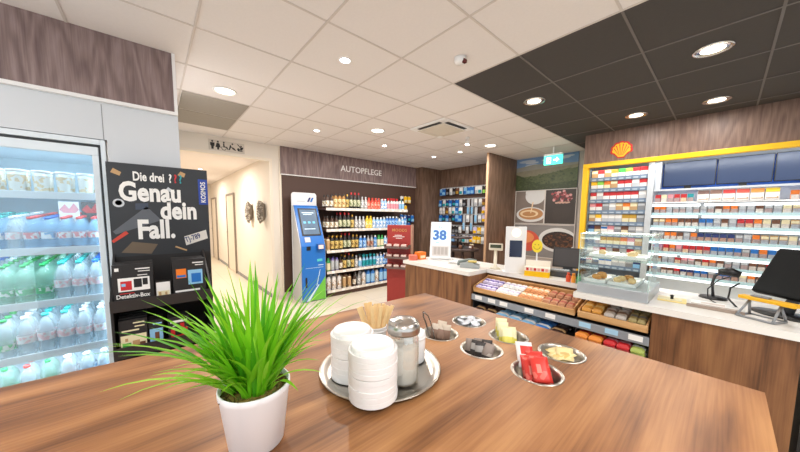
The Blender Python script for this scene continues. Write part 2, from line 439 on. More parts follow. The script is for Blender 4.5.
m.poly([(-.075, Y_, .098), (-.052, Y_, .1), (-.045, Y_, .07), (-.03, Y_, .045), (-.04, Y_, .04), (-.058, Y_, .062), (-.075, Y_, .03), (-.088, Y_, .035), (-.068, Y_, .07)])
m.build('running_figure', mat('exit figure green', '138a66', .4, emit=.3, var=0), t)
# lettering and emblem on the fascias, toilet sign
t = thing('wall_lettering', 'white capital lettering AUTOPFLEGE on the wooden fascia', 'sign', (-5.3, 3.5, 2.465))
text('letters', 'AUTOPFLEGE', .172, (0.001, -.52, -.004), 'X+', WPRINT, t, bold=.0015, ext=.004, sx=1.0, spacing=1.03)
t = thing('wall_emblem', 'yellow and red scallop shell emblem on the wooden fascia', 'emblem', (-1.022, 4.96, 2.395))
def scallop(sc, y, mi, m, d=.006):
    P = []; n = 7; c = Vector((0, .02))
    for k in range(n * 6 + 1):
        a = math.radians(208 - k * 236 / (n * 6)); r = sc * (.128 if sc == 1 else .124) * (.90 + .10 * abs(math.sin(PI * k / 6)) ** .5)
        if not 0 < k < n * 6: r *= .93
        P.append((r * 1.0 * math.cos(a), y, .098 + r * .92 * math.sin(a)))
    P += [(sc * .045, y, .006 + (1 - sc) * .05), (sc * .04, y, -.012 + (1 - sc) * .09), (-sc * .04, y, -.012 + (1 - sc) * .09), (-sc * .045, y, .006 + (1 - sc) * .05)]
    m.prism(P, (0, -d, 0), mi)
m = MB(); scallop(1.0, -.001, 0, m); m.build('shell_outline', mat('shell red', 'cf2a1c', .4), t)
m = MB(); scallop(.84, -.0075, 0, m); m.build('shell_face', mat('shell yellow', 'f5b81e', .4), t)
m = MB()
for k in range(6):
    a = math.radians(155 - k * 130 / 5); d = Vector((math.cos(a), 0, math.sin(a) * .95)); n = Vector((-d.z, 0, d.x))
    p0 = Vector((.026 * math.cos(a), -.0142, .022)); p1 = Vector((0, -.0142, .09)) + d * .092
    m.prism([p0 + n * .002, p1 + n * .0062, p1 - n * .0062, p0 - n * .002], (0, -.001, 0))
m.build('shell_ribs', MATS['shell red'], t)
t = thing('toilet_sign', 'white sign with black toilet pictograms above the passage', 'sign', (-5.36, .96, 2.55))
m = MB(); m.box(.001, .012, -.25, .25, 0, .16, bev=.003); m.build('plate', mat('sign grey white', 'cfc6ba', .5, var=.01), t)
m = MB(); X_ = .0125
def yz(pts): m.poly([(X_, a, b) for a, b in pts])
for cy in (-.2, -.125):
    m.disc((X_, cy, .135), .014, 'X', 12)
    if cy < -.15: yz([(cy - .03, .115), (cy + .03, .115), (cy + .028, .065), (cy + .018, .065), (cy + .014, .015), (cy - .014, .015), (cy - .018, .065), (cy - .028, .065)])
    else: yz([(cy - .018, .115), (cy + .018, .115), (cy + .036, .05), (cy + .014, .05), (cy + .012, .015), (cy - .012, .015), (cy - .014, .05), (cy - .036, .05)])
m.disc((X_, -.045, .135), .013, 'X', 12)
yz([(-.055, .12), (-.038, .12), (-.034, .075), (.0, .075), (.02, .03), (.008, .026), (-.01, .06), (-.055, .06)])
for k in range(12):
    a0, a1 = PI * .75 + k * PI / 9, PI * .75 + (k + 1) * PI / 9
    yz([(-.045 + .036 * math.cos(a0), .05 + .036 * math.sin(a0)), (-.045 + .036 * math.cos(a1), .05 + .036 * math.sin(a1)), (-.045 + .028 * math.cos(a1), .05 + .028 * math.sin(a1)), (-.045 + .028 * math.cos(a0), .05 + .028 * math.sin(a0))])
m.disc((X_, .075, .13), .013, 'X', 12)
yz([(.02, .03), (.035, .03), (.06, .085), (.1, .07), (.125, .035), (.113, .03), (.09, .055), (.075, .05), (.05, .115), (.04, .11)])
m.disc((X_, .2, .115), .012, 'X', 12); m.disc((X_, .16, .06), .02, 'X', 12)
yz([(.15, .03), (.22, .03), (.22, .045), (.15, .045)]); yz([(.14, .14), (.155, .14), (.21, .08), (.2, .07)]); yz([(.19, .1), (.235, .1), (.215, .05), (.18, .05)])
m.build('pictograms', BLACK, t)
# wreath ornaments in the passage
for k, x in enumerate((-6.72, -5.82)):
    t = thing('wall_ornament', 'mottled grey oval ornament on the passage wall, ' + ('nearer the doors', 'nearer the passage opening')[k], 'wall ornament', (x, 1.615, 1.6), group='oval wall ornaments')
    m = MB(); rr = random.Random(k)
    m.lathe([(.0, 0), (.09, 0), (.12, .05), (.10, .085), (0, .105)], seg=24)
    for v in m.bm.verts: v.co = Vector((v.co.x, -v.co.z, v.co.y * 1.7))
    m.build('backing', mat('ornament dark', '8d8276', .8, var=.2, nscale=30), t)
    m = MB()
    for q in range(170):
        a = rr.random() * 2 * PI; r = .135 * math.sqrt(rr.random())
        c = Vector((r * math.cos(a), -.055 - .06 * math.sqrt(1 - (r / .136) ** 2), r * 1.7 * math.sin(a)))
        s = rr.uniform(.012, .02); m.lathe([(0, -s * .7), (s * .8, -s * .35), (s, 0), (s * .8, s * .35), (0, s * .7)], c, 6, mi=rr.randrange(3))
    m.build('pebbles', [mat('pebble pale', 'e4dccf', .6), mat('pebble grey', 'b5aba0', .6), mat('pebble dark', '7d736a', .6)], t)
# ------------------------------------------------------------------ drinks cooler
CW = mat('cooler white enamel', 'dfe8ee', .35, var=.01); CIN = mat('cooler liner', 'c9dde6', .5, var=.02)
GASK = mat('black gasket', '23282c', .5)
DOORG = clear('cooler door glass', 'f4fbff', .95)
y0, y1 = -1.05, -.225
t = thing('drinks_cooler', 'tall white drinks cooler with a glass door full of bottles', 'drinks cooler', (-3.2, -.64, 0))
O = (-3.2, -.64, 0)
m = MB(O)
XBK = -4.0
m.box(XBK - .04, XBK, y0, y1, 0, 2.05, 1); m.box(XBK, -2.96, y0, y0 + .04, 0, 2.05, 0); m.box(XBK, -2.96, y1 - .02, y1, 0, 2.05, 0)
m.box(XBK, -2.96, y0 + .04, y1 - .02, 2.0, 2.05, 0); m.box(XBK, -2.96, y0 + .04, y1 - .02, 0, .25, 0)
m.box(XBK + .005, -2.97, y1 - .035, y1 - .021, .25, 2.0, 1); m.box(XBK + .001, XBK + .01, y0 + .04, y1 - .036, .25, 2.0, 1)
m.build('case', [CW, CIN], t)
m = MB(O)
for a in ((y0, y0 + .03, .02, 2.055), (y1 - .025, y1, .02, 2.055)): m.box(-2.958, -2.893, a[0], a[1], a[2], a[3], 0, .004)
m.box(-2.958, -2.893, y0 + .03, y1 - .025, 2.02, 2.055, 0, .004)
m.build('outer_frame', CW, t)
m = MB(O)
m.box(-2.94, -2.905, y0 + .031, y1 - .026, 2.005, 2.018); m.box(-2.94, -2.905, y1 - .035, y1 - .026, .05, 2.005); m.box(-2.94, -2.905, y0 + .031, y0 + .04, .05, 2.005)
m.build('gasket', GASK, t)
m = MB(O)
m.box(-2.945, -2.9, y0 + .042, y1 - .037, 1.945, 2.003, 0, .004); m.box(-2.945, -2.9, y0 + .042, y1 - .037, .05, .14, 0, .004)
m.box(-2.945, -2.9, y1 - .07, y1 - .037, .14, 1.945, 0, .004); m.box(-2.945, -2.9, y0 + .042, y0 + .08, .14, 1.945, 0, .004)
d = m.build('door', CW, t)
m = MB(O); m.box(-2.925, -2.921, y0 + .081, y1 - .071, .141, 1.944); m.build('glass_pane', DOORG, d)
m = MB(O); m.tube([(-2.9, y0 + .06, .9), (-2.86, y0 + .06, .9), (-2.86, y0 + .06, 1.4), (-2.9, y0 + .06, 1.4)], .012); m.build('handle', STEELB, d)
SLOPE = .05
CSH = [1.675, 1.305, .95, .60, .28]
for z in CSH:
    m = MB(O); ba, bb = y0 + .045, y1 - .037
    m.prism([(-2.972, ba, z - .022), (-2.972, ba, z - .004), (-3.0, ba, z - .004), (XBK + .012, ba, z - .004 + SLOPE * (-3.0 - XBK - .012)), (XBK + .012, ba, z - .022 + SLOPE * (-3.0 - XBK - .012)), (-3.0, ba, z - .022)], (0, bb - ba, 0))
    s = m.build('shelf', mat('cooler shelf', 'dbe9f0', .4), t)
    m = MB(O); m.box(-2.972, -2.955, y0 + .045, y1 - .037, z - .036, z + .012, 0, .003); m.build('price_strip', mat('price strip white', 'eef5fa', .4, var=.01), s)
m = MB(O); m.box(-2.985, -2.965, y1 - .032, y1 - .0215, .3, 1.95) if 0 else m.box(-2.99, -2.965, y0 + .1, y1 - .1, 1.975, 1.995)
m.build('light_tube', mat('cooler tube', 'f4fbff', .3, emit=2.5, var=0), t)
for z in [1.965] + [q - .04 for q in CSH[:4]]:
    area('cooler_fill_lamp', (-2.99, -.62, z), .03, P_COOL, (.88, .96, 1), (0, math.radians(38), 0), .74)  # extra lamps added below the shelves to brighten the bottles
    area('cooler_rear_fill', (-3.5, -.62, z + .012), .03, P_COOL * .7, (.88, .96, 1), (0, math.radians(10), 0), .74)  # second row of added lamps at mid depth for the dark back rows
for y in (-.275,):
    area('cooler_side_lamp', (-2.98, y, 1.1), 1.5, P_COOL, (.86, .95, 1), (math.radians(-90), math.radians(-0), 0), .02).rotation_euler = Matrix(((0, -.42, .0), (0, 0, 0), (1, 0, 0))).to_euler() if 0 else (math.radians(90), math.radians(90), 0)

def bottle_mesh(name, h, r, water, cap, label, kind='water'):
    """empty with body, cap and label; kept slim in faces"""
    t = thing(name, '', 'bottle')
    m = MB()
    if kind == 'jug':
        P = [(0, 0), (r * .92, 0), (r, .01), (r, h * .12), (r * .93, h * .16), (r, h * .2), (r, h * .40), (r * .88, h * .45), (r * .9, h * .48), (r, h * .54), (r * .97, h * .66), (r * .8, h * .76), (r * .45, h * .85), (r * .27, h * .9), (r * .27, h * .945)]
    else:
        P = [(0, 0), (r * .9, 0), (r, .008), (r, h * .18), (r * .94, h * .22), (r, h * .27), (r, h * .56), (r * .97, h * .64), (r * .82, h * .74), (r * .5, h * .86), (r * .34, h * .9), (r * .34, h * .945)]
    m.lathe(P, seg=14); m.build('body', water, t)
    m = MB(); c = r * (.36 if kind != 'jug' else .3)
    m.lathe([(c * .9, h * .925), (c * 1.18, h * .93), (c * 1.18, h * .99), (c, h), (0, h)], seg=12); m.build('cap', cap, t)
    if label:
        m = MB(); lz = (.32, .52) if kind != 'jug' else (.22, .37)
        m.lathe([(r * 1.012, h * lz[0]), (r * 1.012, h * lz[1])], seg=14); m.build('label_band', label, t)
    return t
def film(name, col, alpha):
    return mat(name, col, .12, alpha=alpha, spec=.6, var=.05, nscale=30)
WATER = film('clear bottle', 'dff0f8', .3); WBLUE = film('blue tinted bottle', '9fd0ee', .36); WGREEN = film('green tinted bottle', 'a9e0cc', .36)
CAPG = mat('cap green', '25a35a', .4); CAPB = mat('cap blue', '2c6fd0', .4); CAPT = mat('cap turquoise', '38b9b4', .4); CAPW = mat('cap white', 'eef4f6', .4); CAPR = mat('cap red', 'e04a4a', .4)
def band(name, base, stripe):
    """printed label: a stripe on a base colour, by height on the bottle"""
    m = mat(name, base, .45, var=.02); nt = m.node_tree; b = nt.nodes['Principled BSDF']
    tc = nt.nodes.new('ShaderNodeTexCoord'); nz = nt.nodes.new('ShaderNodeTexVoronoi'); nz.inputs['Scale'].default_value = 55
    cr = nt.nodes.new('ShaderNodeValToRGB'); cr.color_ramp.interpolation = 'CONSTANT'
    cr.color_ramp.elements[0].color = lin(base); cr.color_ramp.elements[1].color = lin(stripe); cr.color_ramp.elements[1].position = .62
    nt.links.new(tc.outputs['Object'], nz.inputs['Vector']); nt.links.new(nz.outputs['Color'], cr.inputs[0]); nt.links.new(cr.outputs[0], b.inputs['Base Color'])
    return m
LBW = band('label white rose', 'f0f0f2', 'ecc9ce'); LBB = band('label white blue', 'e9f1f7', '7fb2dc'); LBG = band('label green white', '5fbf88', 'e8f3ec'); LBR = band('label red white', 'ece8ea', 'e08f95')
def VB(key, *a, **k):
    return Kind(bottle_mesh(*a, **k))
B = {
 'g': (VB(0, 'green_cap_bottle', .255, .039, WGREEN, CAPG, LBG, 'jug'), 'bulbous water bottle with green cap'),
 't': (VB(0, 'turquoise_cap_bottle', .26, .039, WATER, CAPT, LBW), 'clear water bottle with turquoise cap and pink label'),
 'b': (VB(0, 'blue_cap_bottle', .26, .039, WATER, CAPB, LBW), 'clear water bottle with blue cap and pink label'),
 'sb': (VB(0, 'small_blue_cap_bottle', .215, .033, WBLUE, CAPB, LBB), 'small blue-tinted bottle with blue cap'),
 'sw': (VB(0, 'small_white_cap_bottle', .22, .033, WATER, CAPW, LBW), 'small clear bottle with white cap'),
 'sr': (VB(0, 'small_red_cap_bottle', .215, .033, WBLUE, CAPR, LBR), 'small bottle with red cap and red label'),
 'st': (VB(0, 'small_turquoise_cap_bottle', .215, .033, WBLUE, CAPT, LBB), 'small blue-tinted bottle with turquoise cap'),
 'w': (VB(0, 'white_cap_bottle', .26, .041, WATER, CAPW, LBW), 'clear water bottle with white cap and pink label'),
 'wt': (VB(0, 'teal_cap_bottle', .265, .041, WATER, CAPT, LBW), 'clear water bottle with pale teal cap'),
 'j': (VB(0, 'green_band_bottle', .255, .043, WATER, CAPG, LBG, 'jug'), 'round water bottle with green band'),
 'r': (VB(0, 'red_cap_bottle', .245, .043, WATER, CAPR, None, 'jug'), 'round clear bottle with red cap'),
 'p': (VB(0, 'plain_bottle', .25, .041, WATER, CAPW, LBB), 'clear water bottle with blue label'),
}
def row(z, first, pitch, cols, depth, dp, shelf, x_front=-3.02):
    for c, k in enumerate(cols):
        kind, desc = B[k]
        y = first - c * pitch
        for dz in range(depth):
            x = x_front - dz * dp
            pl = 'front row' if dz == 0 else nth(dz) + ' row behind the front'
            kind.put((x, y, z - .003 + SLOPE * (-3.0 - x + .03)), RND.uniform(0, 6), '%s, %s from the door edge, %s, %s cooler shelf' % (desc.split(' and ')[0].replace(' water', ''), nth(c), 'front row' if dz == 0 else 'row ' + NUM[dz], shelf), desc + 's on the %s cooler shelf' % shelf)
row(1.305, -.325, .072, ['sr', 'sr', 'sr', 'sb', 'sr', 'sw', 'st', 'st'], 10, .075, 'second')
row(.95, -.335, .082, ['b', 't', 't', 'g', 'g', 'g', 'b'], 9, .085, 'third')
row(.60, -.33, .087, ['w', 'w', 'wt', 'wt', 'w', 'j', 'j'], 4, .092, 'fourth')
row(.28, -.33, .09, ['p', 'p', 'w', 'g', 'r', 'g'], 2, .095, 'lowest')
# cartons on the top shelf
t = thing('drink_tub', '', 'tub')
m = MB(); m.lathe([(0, 0), (.032, 0), (.038, .14), (0, .14)], seg=16); m.build('cup', mat('frosted tub', 'e6f0f4', .3, alpha=.85), t)
m = MB(); m.lathe([(.0335, .012), (.0375, .115)], seg=16); m.build('label_band', band('tub label', 'f0efe8', 'e9d2a8'), t)
m = MB(); m.lathe([(.039, .135), (.041, .14), (.041, .15), (0, .153)], seg=16); m.build('lid', WPL, t)
tub = Kind(t)
for c in range(6):
    for dz in range(2):
        tub.put((-3.03 - dz * .1, -.35 - c * .1, 1.6715 + SLOPE * (.075 + dz * .1)), RND.uniform(0, 6), 'white cup, %s from the door edge, %s row on the top cooler shelf' % (nth(c), ('front', 'back')[dz]), 'white cups on the top cooler shelf')
# promo cards hanging behind the glass on the second shelf are left as cardboard trays
for k, (y, cm, lb) in enumerate(((-.361, DGREY, 'dark cardboard tray sign behind the red-capped bottles by the cooler door edge'), (-.475, WPL, 'white cardboard tray sign behind the red-capped bottles'))):
    t = thing('shelf_card', lb, 'price card', (-3.2825, y, 1.3225))
    m = MB(); m.box(-.003, .003, -.052, .052, 0, .31); m.build('panel', cm, t)
    m = MB(); m.prism([(.0032, -.05, .25), (.0032, -.02, .29), (.0032, .0, .255), (.0032, .025, .3), (.0032, .05, .25), (.0032, .03, .225), (.0032, -.03, .225)], (.0006, 0, 0)); m.build('print', RED if k == 0 else PINK, t)

# ------------------------------------------------------------------ black book-game display
t = thing('display_stand', 'black cardboard display stand with a large header board and boxed games', 'display stand', (-2.63, .06, 0))
O = (-2.63, .06, 0); D0, D1 = -.225, .35
m = MB(O); m.box(-2.82, -2.80, D0, D1, 1.24, 1.90); hd = m.build('header_board', mat('header black', '26282c', .4, var=.3, nscale=6), t)
XH = -2.7995
def hx(pts, m, mi=0, lift=0.): m.poly([(XH + lift, a, b) for a, b in pts], mi)
def art(name, mm, *polys, disc=None):
    m = MB(O)
    for k, p in enumerate(polys): hx(p, m, 0, .0006)
    if disc: m.disc((XH + .0006, disc[0], disc[1]), disc[2], 'X', 16, 0)
    m.build(name, mm, hd)
art('printed_light_beam', mat('print beam', '5b5f66', .5), [(-.215, 1.42), (-.03, 1.60), (.05, 1.50), (-.2, 1.40)])
art('printed_torch', mat('torch red', 'c8402e', .4), [(-.225, 1.355), (-.15, 1.425), (-.135, 1.405), (-.215, 1.34)])
art('printed_lens', LGREY, disc=(-.175, 1.62, .03)); art('printed_lens_centre', mat('print slate', '3c4658', .5), disc=(-.175, 1.622, .018))
art('printed_sketch_pad', mat('print umber', '6a5a48', .5), [(-.18, 1.27), (-.02, 1.25), (.02, 1.32), (-.12, 1.345)])
art('printed_photo', MATS['print slate'], [(-.09, 1.575), (-.02, 1.58), (-.02, 1.625), (-.09, 1.62)])
art('printed_pencil', TAN, [(.12, 1.29), (.19, 1.255), (.195, 1.265), (.125, 1.30)])
art('printed_tag', TAN, [(.16, 1.845), (.2, 1.83), (.21, 1.86), (.18, 1.875)]); art('printed_tag', TAN, [(-.205, 1.83), (-.16, 1.81), (-.15, 1.835), (-.19, 1.86)])
art('printed_pen', LGREY, [(.085, 1.73), (.13, 1.70), (.14, 1.715), (.1, 1.75)])
art('printed_number_plate', mat('plate white', 'd9d4cc', .5), [(.19, 1.30), (.335, 1.35), (.325, 1.42), (.18, 1.37)])
def rx(n, s, size, y, z, mm, par, bold=0., sx=1., spacing=1., R='X+', x=None):
    return text(n, s, size, Vector(((XH + .001) if x is None else x, y, z)) - Vector(O), R, mm, par, bold=bold, ext=.0008, sx=sx, spacing=spacing)
HW = mat('header lettering white', 'f2f0ec', .5, var=.01)
rx('lettering', 'Die drei', .088, -.095, 1.785, HW, hd, .0025, .60)
for k, c in enumerate((WPRINT, RED, TEAL)): rx('question_mark', '?', .088, .105 + k * .031, 1.785, c, hd, .0025, .66)
rx('lettering', 'Genau', .185, -.172, 1.642, HW, hd, .007, .70, 1.02)
rx('lettering', 'dein', .185, .045, 1.512, HW, hd, .007, .70, 1.02)
rx('lettering', 'Fall.', .19, -.09, 1.368, HW, hd, .007, .72, 1.02)
pl = Matrix(((0, 0, 1), (.945, -.327, 0), (.327, .945, 0)))
rx('plate_lettering', 'TJ-789', .055, .19, 1.325, NAVY, hd, .0008, .72, 1., pl, XH + .0018)
m = MB(O); m.box(-2.8, -2.798, .287, .349, 1.625, 1.825); kb = m.build('publisher_panel', mat('publisher blue', '1d3f9a', .4), hd)
R90 = Matrix(((0, 0, 1), (0, -1, 0), (1, 0, 0)))
rx('publisher_lettering', 'KOSMOS', .045, .333, 1.64, HW, kb, .0008, .92, 1., R90, -2.797)
m = MB(O)
m.box(-2.82, -2.80, D0, D1, .02, 1.24); m.box(-2.8, -2.42, D0, D0 + .012, .02, 1.0); m.box(-2.8, -2.42, D1 - .06, D1 - .048, .02, 1.0)
m.prism([(-2.8, D0, 1.0), (-2.42, D0, 1.0), (-2.8, D0, 1.26)], (0, .012, 0)); m.prism([(-2.8, D1 - .06, 1.0), (-2.42, D1 - .06, 1.0), (-2.8, D1 - .06, 1.26)], (0, .012, 0))
m.build('carcass', CARD, t)
for z in (.975, .675, .36):
    m = MB(O); m.box(-2.8, -2.42, D0 + .013, D1 - .061, z - .012, z); m.box(-2.42, -2.41, D0, D1 - .048, z - .035, z + .035); m.build('shelf', mat('display shelf brown black', '2b2320', .6), t)
def game_box(name, label, loc, w, h, d, face, rz=0., tilt=0., title=None, spine=CARD, group=None, ts=.03):
    t = thing(name, label, 'game box', loc, rz, group); t.rotation_euler = (0, tilt, rz)
    m = MB(); m.box(-d, 0, -w / 2, w / 2, 0, h, bev=.001, seg=1); m.build('box', spine, t)
    m = MB()
    for (a, b_, c, e, mi) in face[1]: m.poly([(.0012 + .0003 * mi, a * w - w / 2, c * h), (.0012 + .0003 * mi, b_ * w - w / 2, c * h), (.0012 + .0003 * mi, b_ * w - w / 2, e * h), (.0012 + .0003 * mi, a * w - w / 2, e * h)], mi)
    m.build('cover_picture', face[0], t)
    if title:
        for s, a, z in title: text('cover_title', s, ts, (.0035, a * w - w / 2, z * h), 'X+', HW, t, bold=.0008, ext=.0004, sx=.8)
    return t
F1 = ([WPRINT, RED, BLACK, SKYB], [(.55, .92, .86, .89, 0), (.62, .92, .80, .82, 0), (.06, .16, .84, .92, 0), (.6, .85, .70, .72, 0), (.2, .3, .45, .52, 3), (.15, .5, .26, .28, 1), (.12, .9, .32, .66, 0), (.18, .45, .35, .58, 1), (.5, .7, .4, .62, 2), (.72, .85, .45, .62, 2)])
F2 = ([WPRINT, ORANGE, SKYB, BLUE], [(.6, .94, .88, .91, 0), (.68, .94, .82, .84, 0), (.05, .8, .12, .17, 0), (.12, .38, .52, .58, 3), (.1, .4, .5, .75, 1), (.45, .9, .3, .7, 2), (.55, .85, .35, .6, 3)])
F3 = ([CREAMP, GREEN, TAN, BROWN], [(.5, .9, .86, .9, 0), (.1, .7, .62, .67, 0), (.55, .9, .74, .78, 0), (.05, .95, .06, .5, 0), (.1, .4, .1, .25, 1), (.45, .7, .12, .3, 2), (.7, .9, .1, .22, 3), (.2, .3, .3, .4, 2)])
F4 = ([SKYB, BROWN], [(.3, .9, .82, .88, 0), (.06, .94, .08, .65, 0), (.4, .7, .1, .5, 1)])
F5 = ([WPRINT, RED, BLACK], [(.55, .75, .3, .7, 1), (.2, .5, .6, .63, 0), (.1, .9, .1, .5, 1), (.3, .6, .2, .6, 2), (.1, .9, .75, .85, 0)])
F6 = ([WPRINT, CREAMP, TAN], [(.04, .96, .04, .94, 0), (.1, .9, .1, .45, 1), (.2, .35, .12, .4, 2), (.6, .75, .12, .38, 2)])
for k in range(3):
    game_box('game_box', 'large game box with red picture, ' + ('at the front', 'second', 'rearmost')[k] + ' in its slot by the cooler', (-2.44 - k * .062, -.112, .9785), .19, .25, .05, F1, 0, -.04, [('Detektiv-Box', .06, .15)] if k == 0 else None, group='large detective boxes', ts=.036)
game_box('small_game_box', 'small white-picture box standing in the gap on the upper display shelf', (-2.45, .03, .9785), .078, .12, .04, F6, 0, -.05)
for k in range(3):
    game_box('game_box', 'large game box with blue picture, ' + ('at the front', 'second', 'rearmost')[k] + ' in its slot by the grass plant', (-2.44 - k * .062, .175, .9785), .185, .255, .05, F2, 0, -.04, [('Spionage', .08, .1)] if 0 else None, group='large boxes with blue picture')
for k in range(4):
    game_box('game_box', 'black box with a meadow picture, ' + ('frontmost', 'second', 'third', 'rearmost')[k] + ' on the lower display shelf', (-2.435 - k * .04, -.13, .6785), .135, .195 + k * .006, .035, F3, 0, -.05, group='boxes with meadow picture')
for k in range(3):
    game_box('slim_game_box', 'narrow box with pale blue picture, ' + ('frontmost', 'second', 'third')[k] + ' on the lower display shelf', (-2.44 - k * .045, -.02, .6785), .075, .165, .04, F4, 0, -.05, group='narrow blue boxes')
for k in range(3):
    game_box('red_game_box', 'black box with a red triangle picture, ' + ('frontmost', 'second', 'third')[k] + ' on the lower display shelf', (-2.44 - k * .05, .1, .6785), .115, .16, .045, F5, 0, -.05, group='boxes with red picture')
for k in range(3):
    game_box('game_box', 'black box on the lowest display shelf, ' + nth(k) + ' from the cooler', (-2.45, -.12 + k * .13, .3635), .11, .16, .1, F3, group='boxes on the lowest display shelf')
# ------------------------------------------------------------------ island table with sunken bowls
TZ = 1.10
HOLES = [(-.33, .822), (-.515, .822), (-.327, 1.003), (-.508, .992), (-.694, 1.003), (-.692, .812)]
HR = .066
t = thing('island_table', 'large walnut island table with six bowls sunk in its top', 'table', (-.53, .15, 0)); O = (-.53, .15, 0)
outer = [(-1.127, 1.18), (.1, 1.18), (.1, -1.0), (-1.222, -1.0)]
m = MB(O); bm = m.bm; edges = []
def loop(pts, z):
    vs = [m.v((x, y, z)) for x, y in pts]
    return vs, [bm.edges.new((vs[i], vs[(i + 1) % len(vs)])) for i in range(len(vs))]
circ = lambda c, r, n=40: [(c[0] + r * math.cos(2 * PI * i / n), c[1] + r * math.sin(2 * PI * i / n)) for i in range(n)]
top_o, E_ = loop(outer, TZ); edges += E_; tops = []
for c in HOLES:
    vs, e = loop(circ(c, HR), TZ); tops.append(vs); edges += e
bmesh.ops.triangle_fill(bm, use_beauty=True, use_dissolve=False, edges=edges)
low = [m.v((x, y, TZ - .04)) for x, y in outer]
for i in range(4): m.face([top_o[i], top_o[(i + 1) % 4], low[(i + 1) % 4], low[i]], 0)
for vs in tops:
    lo = [m.bm.verts.new(v.co - Vector((0, 0, .06))) for v in vs]
    for i in range(len(vs)): m.face([vs[i], vs[(i + 1) % len(vs)], lo[(i + 1) % len(vs)], lo[i]], 0, True)
m.build('table_top', W_TABLE, t)
m = MB(O); x0, x1, ya, yb = -1.09, .07, -.97, 1.15
m.box(x0, x0 + .03, ya, yb, .0, TZ - .04); m.box(x1 - .03, x1, ya, yb, 0, TZ - .04); m.box(x0 + .03, x1 - .03, yb - .03, yb, 0, TZ - .04); m.box(x0 + .03, x1 - .03, ya, ya + .03, 0, TZ - .04)
m.build('side_panel', W_FRONT, t)
WHERE = ['nearest the camera, full of red sachets', 'holding dark sachets', 'holding flat yellow sachets', 'holding upright yellow packets', 'full of white portion cups', 'with brown sachets and tongs']
for c, lb in zip(HOLES, ['round steel bowl sunk in the table, full of red sachets', 'round steel bowl sunk in the table, holding upright dark sachets', 'round steel bowl sunk in the table, full of flat beige sachets', 'round steel bowl sunk in the table, holding pale yellow packets', 'round steel bowl sunk in the table, full of white portion cups', 'round steel bowl sunk in the table, holding brown sachets and tongs']):
    m = MB(); m.lathe([(.0, -.05), (.035, -.049), (.052, -.038), (.060, -.012), (.0625, .0008), (.066, .0022), (.0705, .0018), (.0715, .0005)], seg=40)
    o = m.build('steel_bowl', STEELB); o.location = (c[0], c[1], TZ); tag(o, lb, 'bowl', 'sunken steel bowls')
# sachets
def sachet(name, w, h, th, mats, band_=None):
    """pillow packet with crimped ends; stands along +z, face to +y"""
    m = MB(); nx, nz = 5, 7; g = []
    for s in (1, -1):
        grid = []
        for k in range(nz):
            r = []
            for i in range(nx):
                u, v = i / (nx - 1), k / (nz - 1)
                p = (math.sin(PI * u) ** .7) * (math.sin(PI * min(1, max(0, (v - .08) / .84))) ** .6) if 0 < u < 1 and .05 < v < .95 else 0
                cr_ = .0011 * math.sin(9 * u + 13 * v + len(name)) * (1 if p else .6)   # crumpled foil
                r.append(m.v(((u - .5) * w, s * (th * p * .5 + .0004) + cr_, v * h)))
            grid.append(r)
        for k in range(nz - 1):
            for i in range(nx - 1):
                mi = 0
                if band_ and band_[0] <= (k + .5) / (nz - 1) <= band_[1] and (len(band_) < 3 or band_[2] <= i <= band_[3]): mi = 1
                m.face([grid[k][i], grid[k][i + 1], grid[k + 1][i + 1], grid[k + 1][i]], mi, True)
        g.append(grid)
    A, Bq = g
    rim = lambda q: [q[0][i] for i in range(nx)] + [q[k][nx - 1] for k in range(1, nz)] + [q[nz - 1][i] for i in range(nx - 2, -1, -1)] + [q[k][0] for k in range(nz - 2, 0, -1)]
    a, b_ = rim(A), rim(Bq)
    for i in range(len(a)): m.face([a[i], a[(i + 1) % len(a)], b_[(i + 1) % len(a)], b_[i]], 0)
    return m.build(name, mats)
class Mesh:
    def __init__(s, o): s.o = o; s.used = False
    def put(s, loc, rot, label, cat, group=None):
        o = s.o
        if s.used:
            o = s.o.copy(); COL.objects.link(o)
        s.used = True; o.location = loc; o.rotation_euler = rot
        for k in ('group',):
            if k in o: del o[k]
        return tag(o, label, cat, group)
REDS = band('red sachet', 'd8372c', 'e4685a'); REDW = mat('red sachet white', 'f1ebe6', .4)
s_red = Mesh(sachet('ketchup_sachet', .05, .075, .0085, [REDS, mat('red sachet pale', 'ea8a7c', .35, var=.2)], (.38, .62, 1, 1)))
s_rw = Mesh(sachet('white_red_sachet', .05, .082, .007, [REDW, REDS], (.5, .82, 1, 3)))
s_dk = Mesh(sachet('dark_sachet', .036, .062, .010, [band('taupe sachet', '9a8a7f', 'c4b9ae'), mat('charcoal sachet', '3b3533', .45)], (.0, .4)))
s_dk2 = Mesh(sachet('grey_sachet', .036, .064, .010, [mat('charcoal sachet', '3b3533', .45), mat('silver sachet', 'b9b2ab', .35)], (.45, .85, 0, 2)))
s_br = Mesh(sachet('brown_sachet', .036, .062, .012, [mat('brown sachet', '9b7c6a', .5), mat('cream sachet', 'd8c9b6', .5)], (.75, 1.)))
s_ye = Mesh(sachet('yellow_sachet', .042, .066, .010, [mat('pale yellow sachet', 'f3edc0', .4), mat('lemon sachet', 'e6da5a', .4)], (.2, .55)))
s_be = Mesh(sachet('beige_sachet', .05, .075, .008, [band('beige sachet', 'ecd598', 'd9b96a'), mat('beige print', 'cfae68', .4)], (.3, .5, 1, 2)))
r = math.radians
c = HOLES[0]
def filed(off, x, z, tilt, rz):
    """a sachet in a leaning file: offset along its own facing"""
    a = r(rz); return (c[0] - math.sin(a) * off + math.cos(a) * x, c[1] + math.cos(a) * off + math.sin(a) * x, TZ + z), (r(-tilt), 0, a)
p, e = filed(.040, -.014, -.012, 46, 40)
s_rw.put(p, e, 'white sachet with a red print standing behind the red sachets', 'sachet')
